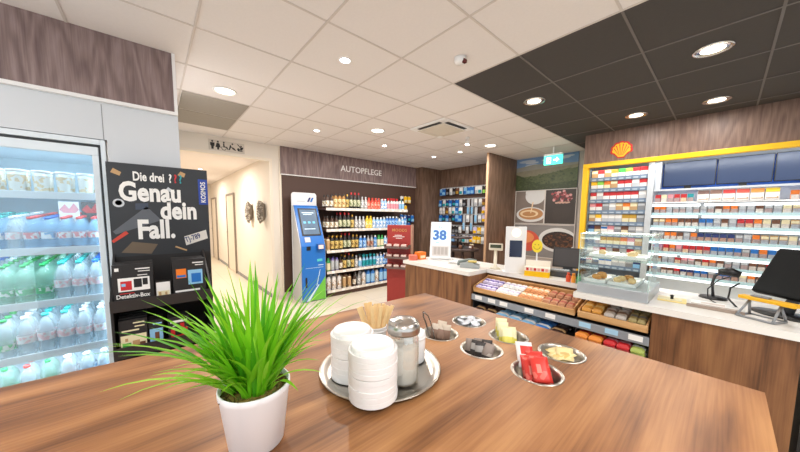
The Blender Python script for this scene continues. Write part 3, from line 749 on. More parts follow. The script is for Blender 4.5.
for k, (off, x, z, ti, rz_) in enumerate(((.020, .012, -.024, 46, 40), (.0045, -.008, -.031, 47, 40), (-.011, .011, -.032, 48, 41), (-.0265, -.008, -.023, 49, 40), (-.041, .007, -.008, 51, 41))):
    p, e = filed(off, x, z, ti, rz_)
    s_red.put(p, e, 'red sachet, %s from the white one, in the bowl of red sachets' % nth(k), 'sachet', 'red sachets')
c = HOLES[1]
for k, (dx, dy, z, q, rz_, kd) in enumerate(((-.036, -.014, -.036, 8, 40, 0), (-.016, -.016, -.038, 16, 35, 1), (.0, -.008, -.04, 5, 44, 1), (.022, -.006, -.036, 20, 30, 0), (.008, .018, -.038, 12, 48, 1), (-.02, .012, -.036, 4, 36, 0))):
    (s_dk if kd == 0 else s_dk2).put((c[0] + dx, c[1] + dy, TZ + z), (r(-q), r(q / 2), r(rz_)), ('taupe sachet with a dark foot, ' if kd == 0 else 'charcoal sachet with a silver print, ') + nth(k) + ' in the bowl of dark sachets', 'sachet', 'dark sachets')
c = HOLES[5]
for k, (dx, dy, z, q, rz_) in enumerate(((-.014, -.014, -.026, 8, 40), (.004, -.006, -.024, 14, 42), (.016, .01, -.026, 6, 38), (-.016, .018, -.024, 12, 48))):
    s_br.put((c[0] + dx, c[1] + dy, TZ + z), (r(-q), r(q), r(rz_)), 'brown sachet, %s from the tongs, standing in a steel bowl' % nth(k), 'sachet', 'brown sachets')
m = MB(); a = [(-.006, -.042, -.034), (-.028, -.036, .01), (-.058, -.02, .034), (-.078, -.012, .048), (-.09, .0, .062)]
m.tube(a, .003, 6); m.tube([(p[0] + .012, p[1] + .014, p[2] + .003) for p in a[:-1]] + [a[-1]], .0022, 6)
o = m.build('sugar_tongs', mat('dark tongs steel', '6a625c', .25, .8)); o.location = (c[0], c[1], TZ); tag(o, 'thin dark steel tongs leaning out of the bowl of brown sachets', 'tongs')
c = HOLES[3]
for k, (off, x, z, ti, rz_) in enumerate(((.030, -.022, -.012, 12, 36), (.016, -.018, -.022, 12, 38), (.004, .010, -.034, 30, 36), (-.010, -.012, -.036, 30, 38), (-.024, .008, -.032, 32, 36), (-.038, -.006, -.022, 34, 39))):
    p, e = filed(off, x, z, ti, rz_)
    s_ye.put(p, e, 'pale yellow packet, %s from the back rim, %s' % (nth(k), 'standing upright' if k < 2 else 'leaning low'), 'sachet', 'yellow packets')
c = HOLES[2]
for k, (dx, dy, z, rz_) in enumerate(((-.03, -.036, -.028, 20), (.0, -.04, -.024, 75), (.02, -.03, -.02, 40), (-.025, -.02, -.017, 110), (.01, -.045, -.013, 10), (.035, -.02, -.010, 60))):
    a_ = r(rz_ - 40); s_be.put((c[0] + dx * .25 + math.sin(a_) * .036, c[1] + (dy + .03) * .4 - math.cos(a_) * .036, TZ + z + .004), (r(-86 + k), r(2 - k), a_), 'beige sachet lying flat, %s layer up in the bowl of beige sachets' % nth(k), 'sachet', 'beige sachets')
c = HOLES[4]; t = thing('portion_cup', '', 'portion cup')
m = MB(); m.lathe([(0, 0), (.011, 0), (.015, .014), (.018, .015)], seg=14); m.build('cup', WPL, t)
m = MB(); m.lathe([(.018, .0152), (.018, .016), (0, .0165)], seg=14); m.build('foil_lid', mat('foil lid', 'dfe3ea', .35, .2, var=.1, nscale=80), t)
pc = Kind(t); k = 0
for ring, n, z in ((0, 1, -.030), (.034, 5, -.028), (.0, 1, -.013), (.036, 6, -.010)):
    for i in range(n):
        a = 2 * PI * i / n + z * 20
        pc.put((c[0] + ring * math.cos(a), c[1] + ring * math.sin(a), TZ + z), 0, 'white portion cup with foil lid, %s of the heap in its bowl' % nth(k), 'white portion cups', (r(RND.uniform(-14, 14)), r(RND.uniform(-14, 14)), 0)); k += 1

# ------------------------------------------------------------------ grass plant
PX, PY = -.583, .135
t = thing('potted_grass', 'bushy bright green grass plant in a round white pot', 'potted plant', (PX, PY, TZ))
m = MB(); m.lathe([(0, .0005), (.046, .0005), (.0495, .004), (.0615, .106), (.0638, .110), (.0642, .121), (.063, .1225), (.0605, .1215), (.059, .100), (.0, .098)], seg=48); m.build('pot', mat('matt white pot', 'eeedf0', .45, var=.01), t)
m = MB(); rr = random.Random(3)
m.lathe([(.0588, .105), (.045, .113), (0, .117)], seg=30)
for k in range(420):
    a = rr.random() * 2 * PI; q = .058 * math.sqrt(rr.random()); s = rr.uniform(.002, .005)
    p = Vector((q * math.cos(a), q * math.sin(a), .111 + .007 * (1 - q / .06)))
    d = Vector((rr.uniform(-1, 1), rr.uniform(-1, 1), rr.uniform(-.2, .8))).normalized() * s * 2.2
    m.tube([p - d, p + d * .3, p + d], [s * .3, s * .35, s * .1], 3, rr.randrange(3))
o = m.build('moss', [mat('moss ochre', '7c6a2e', .9, var=.2), mat('moss green', '5e6a26', .9, var=.2), mat('moss brown', '57431f', .9, var=.2)], t)
def grassmat(name, a, b_):
    mm = mat(name, a, .38, var=.12, nscale=25, spec=.35); nt = mm.node_tree; bs = nt.nodes['Principled BSDF']
    tr = nt.nodes.new('ShaderNodeBsdfTranslucent'); tr.inputs[0].default_value = lin(b_); mx = nt.nodes.new('ShaderNodeMixShader'); mx.inputs[0].default_value = .3
    out = nt.nodes['Material Output']; nt.links.new(bs.outputs[0], mx.inputs[1]); nt.links.new(tr.outputs[0], mx.inputs[2]); nt.links.new(mx.outputs[0], out.inputs['Surface'])
    return mm
GM = [grassmat('blade green', '74c41f', 'a2e236'), grassmat('blade light', '9ee23e', 'c6f263'), grassmat('blade deep', '4fa01c', '74cc2a')]
m = MB(); rr = random.Random(11)
for k in range(185):
    a = rr.random() * 2 * PI; q = .036 * math.sqrt(rr.random()); L_ = rr.uniform(.13, .262)
    lean = min(1.25, abs(rr.gauss(.44, .36)) + q * 4); wd = rr.uniform(.008, .0155); fl = rr.random()
    if lean > .95: L_ *= .85
    da = a + rr.gauss(0, .5); h = Vector((math.cos(da), math.sin(da), 0)); side = Vector((-h.y, h.x, 0))
    p = Vector((q * math.cos(a), q * math.sin(a), .106)); n = 8; rows = []; th = lean * .55
    mi = 0 if fl < .5 else (1 if fl < .8 else 2)
    for i in range(n + 1):
        u = i / n; wv = wd * (.55 + 1.0 * u) if u < .35 else wd * .9 * (1 - ((u - .35) / .65) ** 1.6) + .0002
        th2 = th + (lean * .75) * u ** 1.3 + .15 * u * u
        tan = h * math.sin(th2) + Vector((0, 0, 1)) * math.cos(th2); nor = h * math.cos(th2) - Vector((0, 0, 1)) * math.sin(th2)
        if i: p = p + tan * (L_ / n)
        if p.z < .128 and math.hypot(p.x, p.y) > .05: p.z = .128
        rows.append([m.v(p - side * wv * .5 ), m.v(p + nor * wv * .16), m.v(p + side * wv * .5)])
    for A, Bq in zip(rows, rows[1:]):
        for i in range(2): m.face([A[i], A[i + 1], Bq[i + 1], Bq[i]], mi, True)
m.build('foliage', GM, t)

# ------------------------------------------------------------------ tray with lids, dispenser and stirrers
TX, TY = -.640, .487
m = MB(); m.lathe([(0, .002), (.12, .002), (.148, .003), (.156, .006), (.168, .0115), (.1745, .0125), (.176, .0105), (.170, .008), (.158, .001), (.15, .0004), (0, .0004)], seg=64)
o = m.build('serving_tray', STEELB); o.location = (TX, TY, TZ); tag(o, 'round steel tray carrying white lids, dispenser and stirrers', 'tray')
BZ = TZ + .0035
def lid_mesh():
    t = thing('cup_lid', '', 'lid')
    m = MB(); R_ = .0595
    m.lathe([(R_ * .985, 0), (R_, .0003), (R_, .0012), (R_, .0118), (R_, .0127), (R_ * .99, .0131), (R_ * .96, .0132), (R_ * .90, .0130), (R_ * .895, .0118), (R_ * .955, .0118), (R_ * .97, .010), (R_ * .97, .0)], seg=44); m.build('rim', PORC, t)
    m = MB(); m.lathe([(R_ * .897, .0126), (R_ * .88, .021), (R_ * .84, .0238), (R_ * .80, .0240), (R_ * .76, .0228), (0, .0226), (0, .0216), (R_ * .77, .0218), (R_ * .85, .022), (R_ * .887, .0126)], seg=44); m.build('raised_top', PORC, t)
    return Kind(t)
lid = lid_mesh()
for (x, y, n, nm) in ((-.538, .386, 9, 'front stack by the tray edge'), (-.664, .406, 9, 'rear stack behind it')):
    for k in range(n):
        pos = 'top' if k == n - 1 else ('bottom' if k == 0 else nth(k) + ' from the bottom')
        lid.put((x + RND.uniform(-.0007, .0007), y + RND.uniform(-.0007, .0007), BZ + (.0095 if nm[0] == 'f' else .0006) + k * .01335 + (.0012 if k > 4 else 0)), k * .9, 'white cup lid, %s of the %s' % (pos, 'stack nearest the tray rim' if nm[0] == 'f' else 'stack beside the grass plant'), 'white cup lids ' + nm)
t = thing('white_cup', 'short white cup behind the glass dispenser', 'cup', (-.612, .590, BZ))
m = MB(); m.lathe([(0, 0), (.036, 0), (.0385, .004), (.0395, .085), (.037, .092), (.030, .094), (0, .094)], seg=32); m.build('body', PORC, t)
m = MB(); m.lathe([(.0392, .072), (.0408, .073), (.0408, .079), (.0396, .08)], seg=32); m.build('rim_band', PORC, t)

# sugar dispenser: fluted glass, metal screw lid
t = thing('sugar_dispenser', 'fluted glass sugar dispenser with a domed metal lid', 'sugar dispenser', (-.548, .494, BZ))
def fluted(prof, amp, m, n=10, seg=60):
    rings = []
    for r_, z in prof:
        rings.append([m.v(((r_ * (1 + amp * (abs(math.cos(n / 2 * 2 * PI * i / seg)) - .5))) * math.cos(2 * PI * i / seg), (r_ * (1 + amp * (abs(math.cos(n / 2 * 2 * PI * i / seg)) - .5))) * math.sin(2 * PI * i / seg), z)) for i in range(seg)])
    for A, Bq in zip(rings, rings[1:]):
        for i in range(seg): m.face([A[i], A[(i + 1) % seg], Bq[(i + 1) % seg], Bq[i]], 0, True)
m = MB(); fluted([(.02, .0), (.038, .001), (.041, .006), (.041, .12), (.0375, .132), (.0375, .146)], .05, m); m.build('glass_body', clear('dispenser glass', 'f6f6f2', .86), t)
m = MB(); m.lathe([(0, .004), (.036, .004), (.0375, .01), (.0375, .095), (.03, .1), (0, .103)], seg=32); m.build('sugar', mat('white sugar', 'f3f0ea', .8, var=.05, nscale=300), t)
m = MB(); m.lathe([(.0395, .136), (.0435, .137), (.0445, .142), (.0435, .146), (.0445, .15), (.0435, .155), (.041, .163), (.034, .169), (.022, .173), (.01, .1745), (0, .175)], seg=40); ld = m.build('metal_lid', STEEL, t)
m = MB(); m.box(-.012, .014, -.042, -.014, .160, .177, bev=.004); m.build('pour_flap', STEEL, ld)
# stirrers in a cup
SXY = (-.738, .540)
t = thing('stirrer_cup', 'small white cup holding wooden stirrers on the tray', 'cup', (SXY[0], SXY[1], BZ))
m = MB(); m.lathe([(0, 0), (.028, 0), (.031, .003), (.037, .083), (.0385, .085), (.0365, .086), (.0345, .083), (.029, .006), (0, .005)], seg=32); m.build('body', PORC, t)
m = MB(); m.lathe([(.0372, .07), (.0384, .0705), (.0386, .0745), (.0376, .075)], seg=32); m.build('rim_band', PORC, t)
m = MB(); m.box(-.006, .006, -.001, .001, 0, .145, bev=.0006, seg=1)
stir = Mesh(m.build('wooden_stirrer', mat('birch stirrer', 'ecc992', .6, var=.1, nscale=60)))
rr = random.Random(5); vd = Vector((.658, .753, 0)); nd = Vector((-.753, .658, 0))   # the fan spreads along vd
lay = list(range(13)); rr.shuffle(lay)
for k in range(13):
    u = (k - 6) / 6 + rr.uniform(-.05, .05); ang = u * .345; v_ = (lay[k] - 6) * .012
    d = (Vector((0, 0, 1)) * math.cos(ang) + vd * math.sin(ang) + nd * v_).normalized()
    xa = (vd - d * vd.dot(d)).normalized(); ya_ = d.cross(xa)
    base = Vector((SXY[0], SXY[1], BZ + .012)) + vd * (u * .006) + nd * ((lay[k] - 6) * .0022)
    o = stir.put(base, (0, 0, 0), 'flat wooden stirrer, %s across the fan in the small white cup' % nth(k), 'stirrer', 'wooden stirrers')
    o.rotation_euler = Matrix((xa, ya_, d)).transposed().to_euler()
# ------------------------------------------------------------------ blue self-service terminal
KX, KY = -4.75, 2.12
t = thing('payment_terminal', 'tall blue self-service terminal with a sloping touch screen', 'terminal', (-4.92, KY, 0)); O = (-4.92, KY, 0)
ya, yb = 1.89, 2.35
KBL = mat('terminal blue', '2270c4', .3, var=.03, nscale=4); KSIL = mat('terminal silver', 'c9cbce', .35, .3, var=.02)
prof = [(-4.75, .02), (-4.75, 1.0), (-4.775, 1.06), (-5.045, 1.69), (-5.075, 1.72), (-5.09, 1.72), (-5.09, .02)]
m = MB(O); m.prism([(x, ya + .012, z) for x, z in prof], (0, yb - ya - .024, 0)); m.build('body', KBL, t)
prof2 = [(-4.765, 0), (-4.765, .99), (-4.79, 1.05), (-5.06, 1.68), (-5.085, 1.715), (-5.12, 1.715), (-5.12, 0)]
for a in (ya, yb - .011):
    m = MB(O); m.prism([(x, a, z) for x, z in prof2], (0, .011, 0)); m.build('side_panel', KSIL, t)
m = MB(O); q = []
for cy, cz, s0 in ((ya + .04, 1.92, 90), (ya + .04, .0, 180)): pass
P = [(ya - .005, 0), (yb + .005, 0)] + [(yb + .005 - .05 + .05 * math.cos(a), 1.955 - .05 + .05 * math.sin(a)) for a in [i * PI / 16 for i in range(9)]] + [(ya - .005 + .05 - .05 * math.sin(a), 1.955 - .05 + .05 * math.cos(a)) for a in [i * PI / 16 for i in range(9)]]
m.prism([(-5.14, y, z) for y, z in P], (.018, 0, 0)); bk = m.build('back_board', mat('terminal white', 'e6e6e8', .35, var=.01), t)
m = MB(O); X_ = -5.1205
for k in range(2):
    y = 2.17 + k * .055; m.prism([(X_, y, 1.79), (X_, y + .04, 1.79), (X_, y + .075, 1.87), (X_, y + .04, 1.87)], (.001, 0, 0), k)
m.box(X_, X_ + .001, 1.98, 2.13, 1.79, 1.803, 2)
m.build('stripe_logo', [NAVY, BLUE, LGREY], bk)
sl = (Vector((-5.045, 0, 1.69)) - Vector((-4.775, 0, 1.06))).normalized(); nr = Vector((sl.z, 0, -sl.x)); b0 = Vector((-4.775, 0, 1.06))
def sp(y, s, d): v = b0 + sl * s + nr * d; return (v.x, y, v.z)
def slab(m, y0, y1, s0, s1, d0, d1, mi=0): m.prism([sp(y0, s0, d0), sp(y1, s0, d0), sp(y1, s1, d0), sp(y0, s1, d0)], nr * (d1 - d0), mi)
m = MB(O); slab(m, ya + .06, yb - .05, .13, .655, .0005, .012); sc = m.build('screen_bezel', BLACK, t)
m = MB(O); slab(m, ya + .085, yb - .075, .155, .63, .0125, .0135); m.build('screen', mat('terminal screen', '5e7286', .15, emit=.35, var=.25, nscale=5), sc)
m = MB(O)
slab(m, ya + .12, yb - .12, .56, .575, .014, .0145, 0); slab(m, ya + .14, yb - .16, .53, .54, .014, .0145, 0)
for k in range(3): slab(m, ya + .12 + k * .085, ya + .165 + k * .085, .36, .40, .014, .0145, 1)
slab(m, ya + .12, yb - .14, .25, .262, .014, .0145, 0)
m.build('screen_text', [mat('screen white', 'cfe4f2', .3, emit=.6, var=0), mat('screen cyan', '63b4d6', .3, emit=.4, var=0)], sc)
m = MB(O); slab(m, ya + .09, ya + .19, .01, .10, .0005, .008, 0); 
for i in range(3):
    for j in range(3): slab(m, ya + .105 + i * .026, ya + .123 + i * .026, .022 + j * .025, .038 + j * .025, .0082, .011, 1)
m.build('keypad', [LGREY, WPL], t)
m = MB(O); m.box(KX, KX + .012, ya + .1, ya + .17, .93, 1.0, bev=.003); m.build('camera_eye', BLACK, t)
m = MB(O); m.box(KX, KX + .05, 2.17, 2.30, .93, 1.04, bev=.008); cr_ = m.build('card_reader', mat('reader blue', '1a5aa8', .35), t)
m = MB(O); m.box(KX + .0505, KX + .056, 2.19, 2.28, .95, 1.02); m.build('reader_label', mat('reader sticker', 'f0d9d2', .4), cr_)
m = MB(O); m.box(KX, KX + .004, 2.18, 2.28, .72, .765, bev=.001, seg=1); m.build('turquoise_badge', mat('badge turquoise', '54c6c8', .4, var=.02), t)
m = MB(O); m.box(KX, KX + .01, ya + .07, ya + .1, .27, .45, bev=.003); m.build('lock_plate', BLACK, t)
m = MB(O); X_ = KX + .0006
m.poly([(X_, 2.04, .02), (X_, yb - .013, .02), (X_, yb - .013, .44), (X_, 2.22, .28)], 0); m.poly([(X_ + .0006, 2.16, .28), (X_ + .0006, 2.175, .29), (X_ + .0006, 2.24, .57), (X_ + .0006, 2.23, .57)], 1)
m.poly([(X_, 1.97, .02), (X_, 2.03, .02), (X_, 2.22, .30), (X_, 2.20, .30)], 1)
m.poly([(X_, 1.97, .61), (X_, 2.30, .61), (X_, 2.30, .615), (X_, 1.97, .615)], 1); m.poly([(X_, 2.2, .65), (X_, 2.3, .65), (X_, 2.3, .66), (X_, 2.2, .66)], 1)
m.build('green_swoosh', [mat('swoosh green', '6fc043', .35, var=.03), mat('swoosh pale', 'd6ecf5', .4)], t)
m = MB(O); m.box(-5.13, -4.77, ya + .01, yb - .01, 0, .019); m.build('plinth', GREY, t)

# ------------------------------------------------------------------ car care shelving
SY0, SY1 = 2.40, 4.62
t = thing('shelf_unit', 'long brown shelving unit of five shelves with car care bottles', 'shelf unit', (-5.05, 3.5, 0)); O = (-5.05, 3.5, 0)
SHZ = [1.68, 1.285, .885, .49, .125]
WIDTH = [4.42, 4.5, 4.56, 4.6, 4.62]
m = MB(O); m.box(-5.315, -5.29, SY0, 4.72, 0, 2.0); m.box(-5.289, -4.83, SY0, SY1, 0, .1); m.build('back_panel', BROWNP, t)
for z, w_ in zip(SHZ, WIDTH):
    m = MB(O); m.box(-5.289, -4.82, SY0, w_, z - .03, z - .004); s = m.build('shelf', mat('shelf brown', '5a4034', .5), t)
    m = MB(O); m.box(-4.82, -4.805, SY0, w_, z - .045, z + .006, bev=.002, seg=1); m.build('price_rail', mat('rail white', 'e3dcd2', .4, var=.02), s)
    y = SY0 + .1
    while y < w_ - .1:
        m = MB(O); m.box(-4.8045, -4.803, y, y + .06, z - .04, z); m.build('price_tag', mat('tag paper', 'fbf8f2', .5, var=.02), s); y += RND.uniform(.12, .24)
def care(name, shape, body, labelm, cap, h, r_):
    t = thing(name, '', 'bottle'); r_ *= 1.1
    m = MB()
    lab = (.16, .56) if shape == 'slim' else (.1, .64)
    if shape == 'slim':   P = [(0, 0), (r_ * .9, 0), (r_, h * .03), (r_, h * lab[0]), (r_, h * lab[1]), (r_ * .95, h * .68), (r_ * .4, h * .82), (r_ * .36, h * .88)]
    elif shape == 'can':  P = [(0, 0), (r_ * .95, 0), (r_, h * .03), (r_, h * .1), (r_, h * .78), (r_ * .9, h * .82), (r_ * .6, h * .86), (r_ * .6, h * .88)]
    elif shape == 'jug':  P = [(0, 0), (r_ * .95, 0), (r_, h * .03), (r_, h * lab[0]), (r_ * .98, h * lab[1]), (r_ * .9, h * .74), (r_ * .5, h * .84), (r_ * .36, h * .88)]
    else:                 P = [(0, 0), (r_ * .9, 0), (r_, h * .03), (r_, h * lab[0]), (r_ * .96, h * .55), (r_ * .55, h * .72), (r_ * .36, h * .8)]
    m.lathe(P, seg=10, mis=[0, 0, 0, 1] + [0] * 4, sx=.72 if shape in ('jug', 'spray') else 1.)
    m.build('body', [body, labelm], t)
    m = MB()
    if shape == 'spray':
        m.lathe([(r_ * .42, h * .8), (r_ * .42, h * .86), (r_ * .2, h * .88)], seg=8); m.box(-r_ * .25, r_ * .25, -r_ * .9, r_ * .5, h * .88, h, bev=.004, seg=1); m.box(-.005, .005, -r_ * .7, -r_ * .55, h * .78, h * .88)
        m.build('spray_head', cap, t)
    else:
        c = .62 if shape == 'can' else .44
        m.lathe([(r_ * c, h * .87), (r_ * c, h * .99), (r_ * c * .8, h), (0, h)], seg=10); m.build('cap', cap, t)
    return Kind(t)
OIL = mat('oil black', '25211f', .35); AMB = mat('amber bottle', 'a8752b', .35); SIL = mat('silver bottle', 'b5b4b2', .35, .3)
REDJ = mat('red jug', 'd8452f', .35); YELJ = mat('yellow jug', 'eebf2d', .35); DKB = mat('brown bottle', '4a3223', .35); ICE = mat('ice blue bottle', '9cc9ec', .3); MIDB = mat('blue bottle', '3b7fd0', .3)
def lab(name, a, b_): return band(name, a, b_)
V = {
 'ay': (care('amber_bottle', 'jug', AMB, band('label amber', 'ecd9a4', 'a8752b'), BLACK, .28, .036), 'amber oil bottle with cream label'),
 'oy': (care('dark_oil_bottle', 'jug', OIL, band('label gold', 'dcc070', '6a4a20'), GOLD, .28, .036), 'black oil bottle with gold label'),
 'or': (care('red_cap_oil_bottle', 'slim', OIL, band('label grey green', 'd9d8b8', '7d8a5a'), RED, .32, .034), 'black oil bottle with red cap'),
 'sl': (care('silver_bottle', 'slim', SIL, band('label white grey', 'f0efec', '9a9a9a'), LGREY, .25, .034), 'silver bottle with white label'),
 'rj': (care('red_jug', 'jug', REDJ, band('label red', 'ee5a40', 'f6b9a4'), REDJ, .24, .0375), 'red coolant bottle'),
 'yj': (care('yellow_jug', 'jug', YELJ, band('label lemon', 'f5c93a', 'fff0b8'), YELJ, .26, .04), 'yellow coolant bottle'),
 'ib': (care('ice_blue_bottle', 'jug', ICE, band('label white sky', 'f0f4f8', '6aa6dc'), WPL, .23, .04), 'light blue bottle with white label'),
 'bb': (care('blue_bottle', 'jug', MIDB, band('label pale blue', 'b9dcf6', '3b7fd0'), WPL, .25, .0375), 'blue bottle with pale label'),
 'wr': (care('white_spray_bottle', 'spray', WPL, PINK, RED, .25, .036), 'white spray bottle with pink label'),
 'wb': (care('white_bottle', 'spray', WPL, SKYB, BLACK, .26, .036), 'white spray bottle with blue label'),
 'dw': (care('dark_bottle', 'slim', DKB, band('label cream white', 'f1ece0', 'b9a27a'), BLACK, .25, .034), 'dark brown bottle with white label'),
 'gr': (care('green_bottle', 'jug', mat('green bottle', '3f9d5a', .35), CREAMP, GREEN, .25, .038), 'green bottle with cream label'),
 'cu': (care('copper_label_bottle', 'slim', SIL, band('label copper', 'cfa48e', '8a4f3a'), GREY, .25, .034), 'grey bottle with copper label'),
 'te': (care('teal_bottle', 'spray', ICE, TEAL, TEAL, .25, .036), 'pale spray bottle with teal head'),
 'pu': (care('purple_bottle', 'can', mat('grey violet can', '8f86a8', .35), LGREY, PURPLE, .25, .032), 'grey violet can with purple cap'),
 'wj': (care('white_jug', 'jug', WPL, band('label grey white', 'e9e6e2', 'b08f6a'), DGREY, .30, .042), 'large white bottle with grey label'),
 'bj': (care('blue_canister', 'jug', MIDB, ICE, NAVY, .32, .046), 'large blue canister'),
 'tn': (care('cream_bottle', 'can', CREAMP, TAN, BROWN, .25, .034), 'cream bottle with tan label'),
}
ROWS = [
 ('top', ['dw', 'dw', 'ay', 'ay', 'ay', 'oy', 'or', 'or', 'or', 'sl', 'sl', 'rj', 'rj', 'rj', 'rj', 'ib', 'ib', 'wr', 'wr', 'wr', 'wr', 'wb', 'wb']),
 ('second', ['dw', 'dw', 'dw', 'or', 'or', 'or', 'oy', 'sl', 'sl', 'sl', 'yj', 'yj', 'ib', 'ib', 'ib', 'ib', 'bb', 'bb', 'bb', 'bb', 'wb', 'ib', 'bb']),
 ('third', ['tn', 'oy', 'oy', 'oy', 'or', 'or', 'oy', 'oy', 'bb', 'bb', 'cu', 'cu', 'bb', 'gr', 'gr', 'ib', 'ib', 'wb', 'wb', 'bb', 'sl', 'sl', 'gr']),
 ('fourth', ['gr', 'pu', 'pu', 'dw', 'oy', 'or', 'oy', 'sl', 'wb', 'te', 'te', 'te', 'te', 'ib', 'ib', 'bb', 'bb', 'ib', 'wr', 'wr', 'wr', 'sl', 'bb', 'bb']),
 ('lowest', ['wj', 'wj', 'wj', 'tn', 'tn', 'dw', 'sl', 'wj', 'bj', 'bj', 'wj', 'bj', 'bj', 'wj', 'ib', 'ib', 'wj', 'wj', 'bj'])]
for (nm, seq), z, w_ in zip(ROWS, SHZ, WIDTH):
    pitch = (w_ - SY0 - .06) / len(seq); cnt = {}
    for k, key in enumerate(seq):
        kind, desc = V[key]
        kind.put((-4.88 + RND.uniform(-.01, .005), SY0 + .06 + pitch * k, z - .0035), RND.uniform(-.15, .15), '%s, %s from the blue terminal on the %s bottle shelf' % (desc, nth(k), nm), '%ss on the %s car care shelf' % (desc, nm))
        if RND.random() < .8: kind.put((-5.03, SY0 + .06 + pitch * k + .01, z - .0035), RND.uniform(-.15, .15), '%s in the back row, %s on the %s shelf' % (desc, nth(k), nm), '%ss on the %s car care shelf' % (desc, nm))
# hanging goods beside the shelves, on hooks from the back wall
def hang_pack(name, w_, h, card, goods, mid=.5, gm=None):
    t = thing(name, '', 'hanging pack')
    m = MB(); m.box(-w_ / 2, w_ / 2, -.002, .002, -h, 0); m.box(-w_ * .12, w_ * .12, -.003, .003, -.008, .012, 1); m.build('card', [card, WPL], t)
    m = MB(); m.box(-w_ * .36, w_ * .36, -.03, -.0025, -h * .92, -h * (1 - mid), bev=.008, seg=1); m.build('blister_goods', goods, t)
    m = MB(); m.tube([(0, -.03, .004), (0, .06, .004)], .003, 5); m.build('hook', STEELB, t)
    return Kind(t)
HP = [(hang_pack('hanging_pack', .102, .17, SKYB, BLUE), 'light blue card'), (hang_pack('hanging_pack', .102, .17, CARD, GREY), 'black card with grey goods'),
      (hang_pack('hanging_pack', .102, .17, BLUE, SKYB), 'blue card with pale goods'), (hang_pack('hanging_pack', .085, .165, WPRINT, LGREY), 'white card with grey goods'),
      (hang_pack('hanging_pack', .102, .17, WPRINT, TEAL), 'white card with teal goods'), (hang_pack('hanging_pack', .07, .38, LGREY, SKYB), 'long clear pack of wiper blades'),
      (hang_pack('hanging_pack', .102, .16, YELLOW, CREAMP), 'yellow pack'), (hang_pack('hanging_pack', .102, .16, LILAC, YELLOW), 'lilac card with yellow goods'),
      (hang_pack('hanging_pack', .1, .18, CARD, LIME), 'black card with lime goods'), (hang_pack('hanging_pack', .102, .15, NAVY, TEAL), 'navy card with teal goods'),
      (hang_pack('hanging_pack', .11, .16, BROWN, GOLD), 'brown card with golden goods')]
for k, (y, z, i) in enumerate(((4.60, 2.02, 4), (4.72, 2.02, 6), (4.84, 2.02, 6), (4.72, 1.80, 6), (4.60, 1.58, 2), (4.72, 1.56, 2), (4.84, 1.56, 9), (4.96, 1.56, 2), (4.72, 1.38, 2), (4.84, 1.38, 2), (4.74, 1.16, 3), (4.86, 1.16, 3))):
    HP[i][0].put((-5.22, y, z), PI / 2, '%s hanging beside the bottle shelves, %s of twelve' % (HP[i][1], nth(k)), 'hanging packs beside the car care shelves')

# ------------------------------------------------------------------ accessory wall
t = thing('pegboard', 'dark panel with hooks carrying rows of car accessories', 'pegboard', (-4.1, 5.82, 0))
m = MB((-4.1, 5.82, 0)); m.box(-5.02, -3.14, 5.825, 5.849, .55, 2.28); m.build('board', mat('pegboard brown', '5c463b', .6), t)
m = MB((-4.1, 5.82, 0))
for z in (2.262, 1.972, 1.782, 1.592, 1.312, 1.092): m.box(-5.0, -3.16, 5.815, 5.824, z, z + .022)
m.build('hook_rail', LGREY, t)
LAY = [(2.25, [0, 2, 1, 3, 1, 10, 4, 0, 2, 2, 3, 4, 8, 8, 1, 3, 4]), (1.96, [2, 4, 9, 2, 9, 2, 3, 1, 5, 5, 3, 3, 10, 10, 10, 1, 3]), (1.77, [3, 3, 10, 3, 4, 2, 4, None, None, None, 5, None, 7, 3, 7, 3, 0]),
       (1.58, [2, 9, 2, 1, 9, 0, 2, 5, 3, 5, None, 3, 7, 7, 3, 2, 2]), (1.30, [1, 3, 2, 4, 1, 1, 3, None, 3, None, 7, 6, 3, 2, 2, 9, 0]), (1.08, [0, 1, 3, 9, 2, 1, 1, 4, 3, 7, 6, 6, 3, 2, 2, 0, 0])]
for rw, (z, seq) in enumerate(LAY):
    for k, i in enumerate(seq):
        if i is None: continue
        HP[i][0].put((-4.96 + k * .108, 5.74 + RND.uniform(-.015, .015), z), RND.uniform(-.12, .12), '%s, %s from the column, %s row of the accessory wall' % (HP[i][1], nth(k), nth(rw)), 'hanging packs on the accessory wall')
# low dark table with baskets before it
t = thing('low_table', 'dark oval display table standing before the accessory wall', 'table', (-3.62, 4.75, 0))
m = MB(); m.lathe([(0, .86), (.33, .86), (.345, .875), (.345, .90), (.335, .91), (0, .91)], seg=36, sx=1.35); m.build('table_top', mat('table dark brown', '3a2a25', .4), t)
for sx_ in (-.25, .25):
    for sy_ in (-.17, .17):
        m = MB(); m.box(sx_ - .022, sx_ + .022, sy_ - .022, sy_ + .022, 0, .859); m.build('leg', MATS['table dark brown'], t)
m = MB(); m.lathe([(0, 1.10), (.22, 1.10), (.23, 1.11), (.23, 1.13), (0, 1.135)], seg=32, sx=1.3); m.lathe([(0, .911), (.02, .911), (.02, 1.099), (0, 1.099)], seg=10); m.build('upper_tier', MATS['table dark brown'], t)
for k in range(7):
    a = k * 2 * PI / 7; m = MB(); m.box(-.04, .04, -.03, .03, 0, .07, bev=.006, seg=1); m.box(-.03, .03, -.0315, -.0305, .015, .05, 1)
    o = m.build('small_box', [(BROWN, CREAMP, DGREY)[k % 3], WPRINT]); o.location = (-3.62 + .33 * math.cos(a), 4.75 + .24 * math.sin(a), .911); o.rotation_euler = (0, 0, a)
    tag(o, 'small %s box, %s around the dark display table' % (('brown', 'cream', 'grey')[k % 3], nth(k)), 'box', 'boxes on the display table')

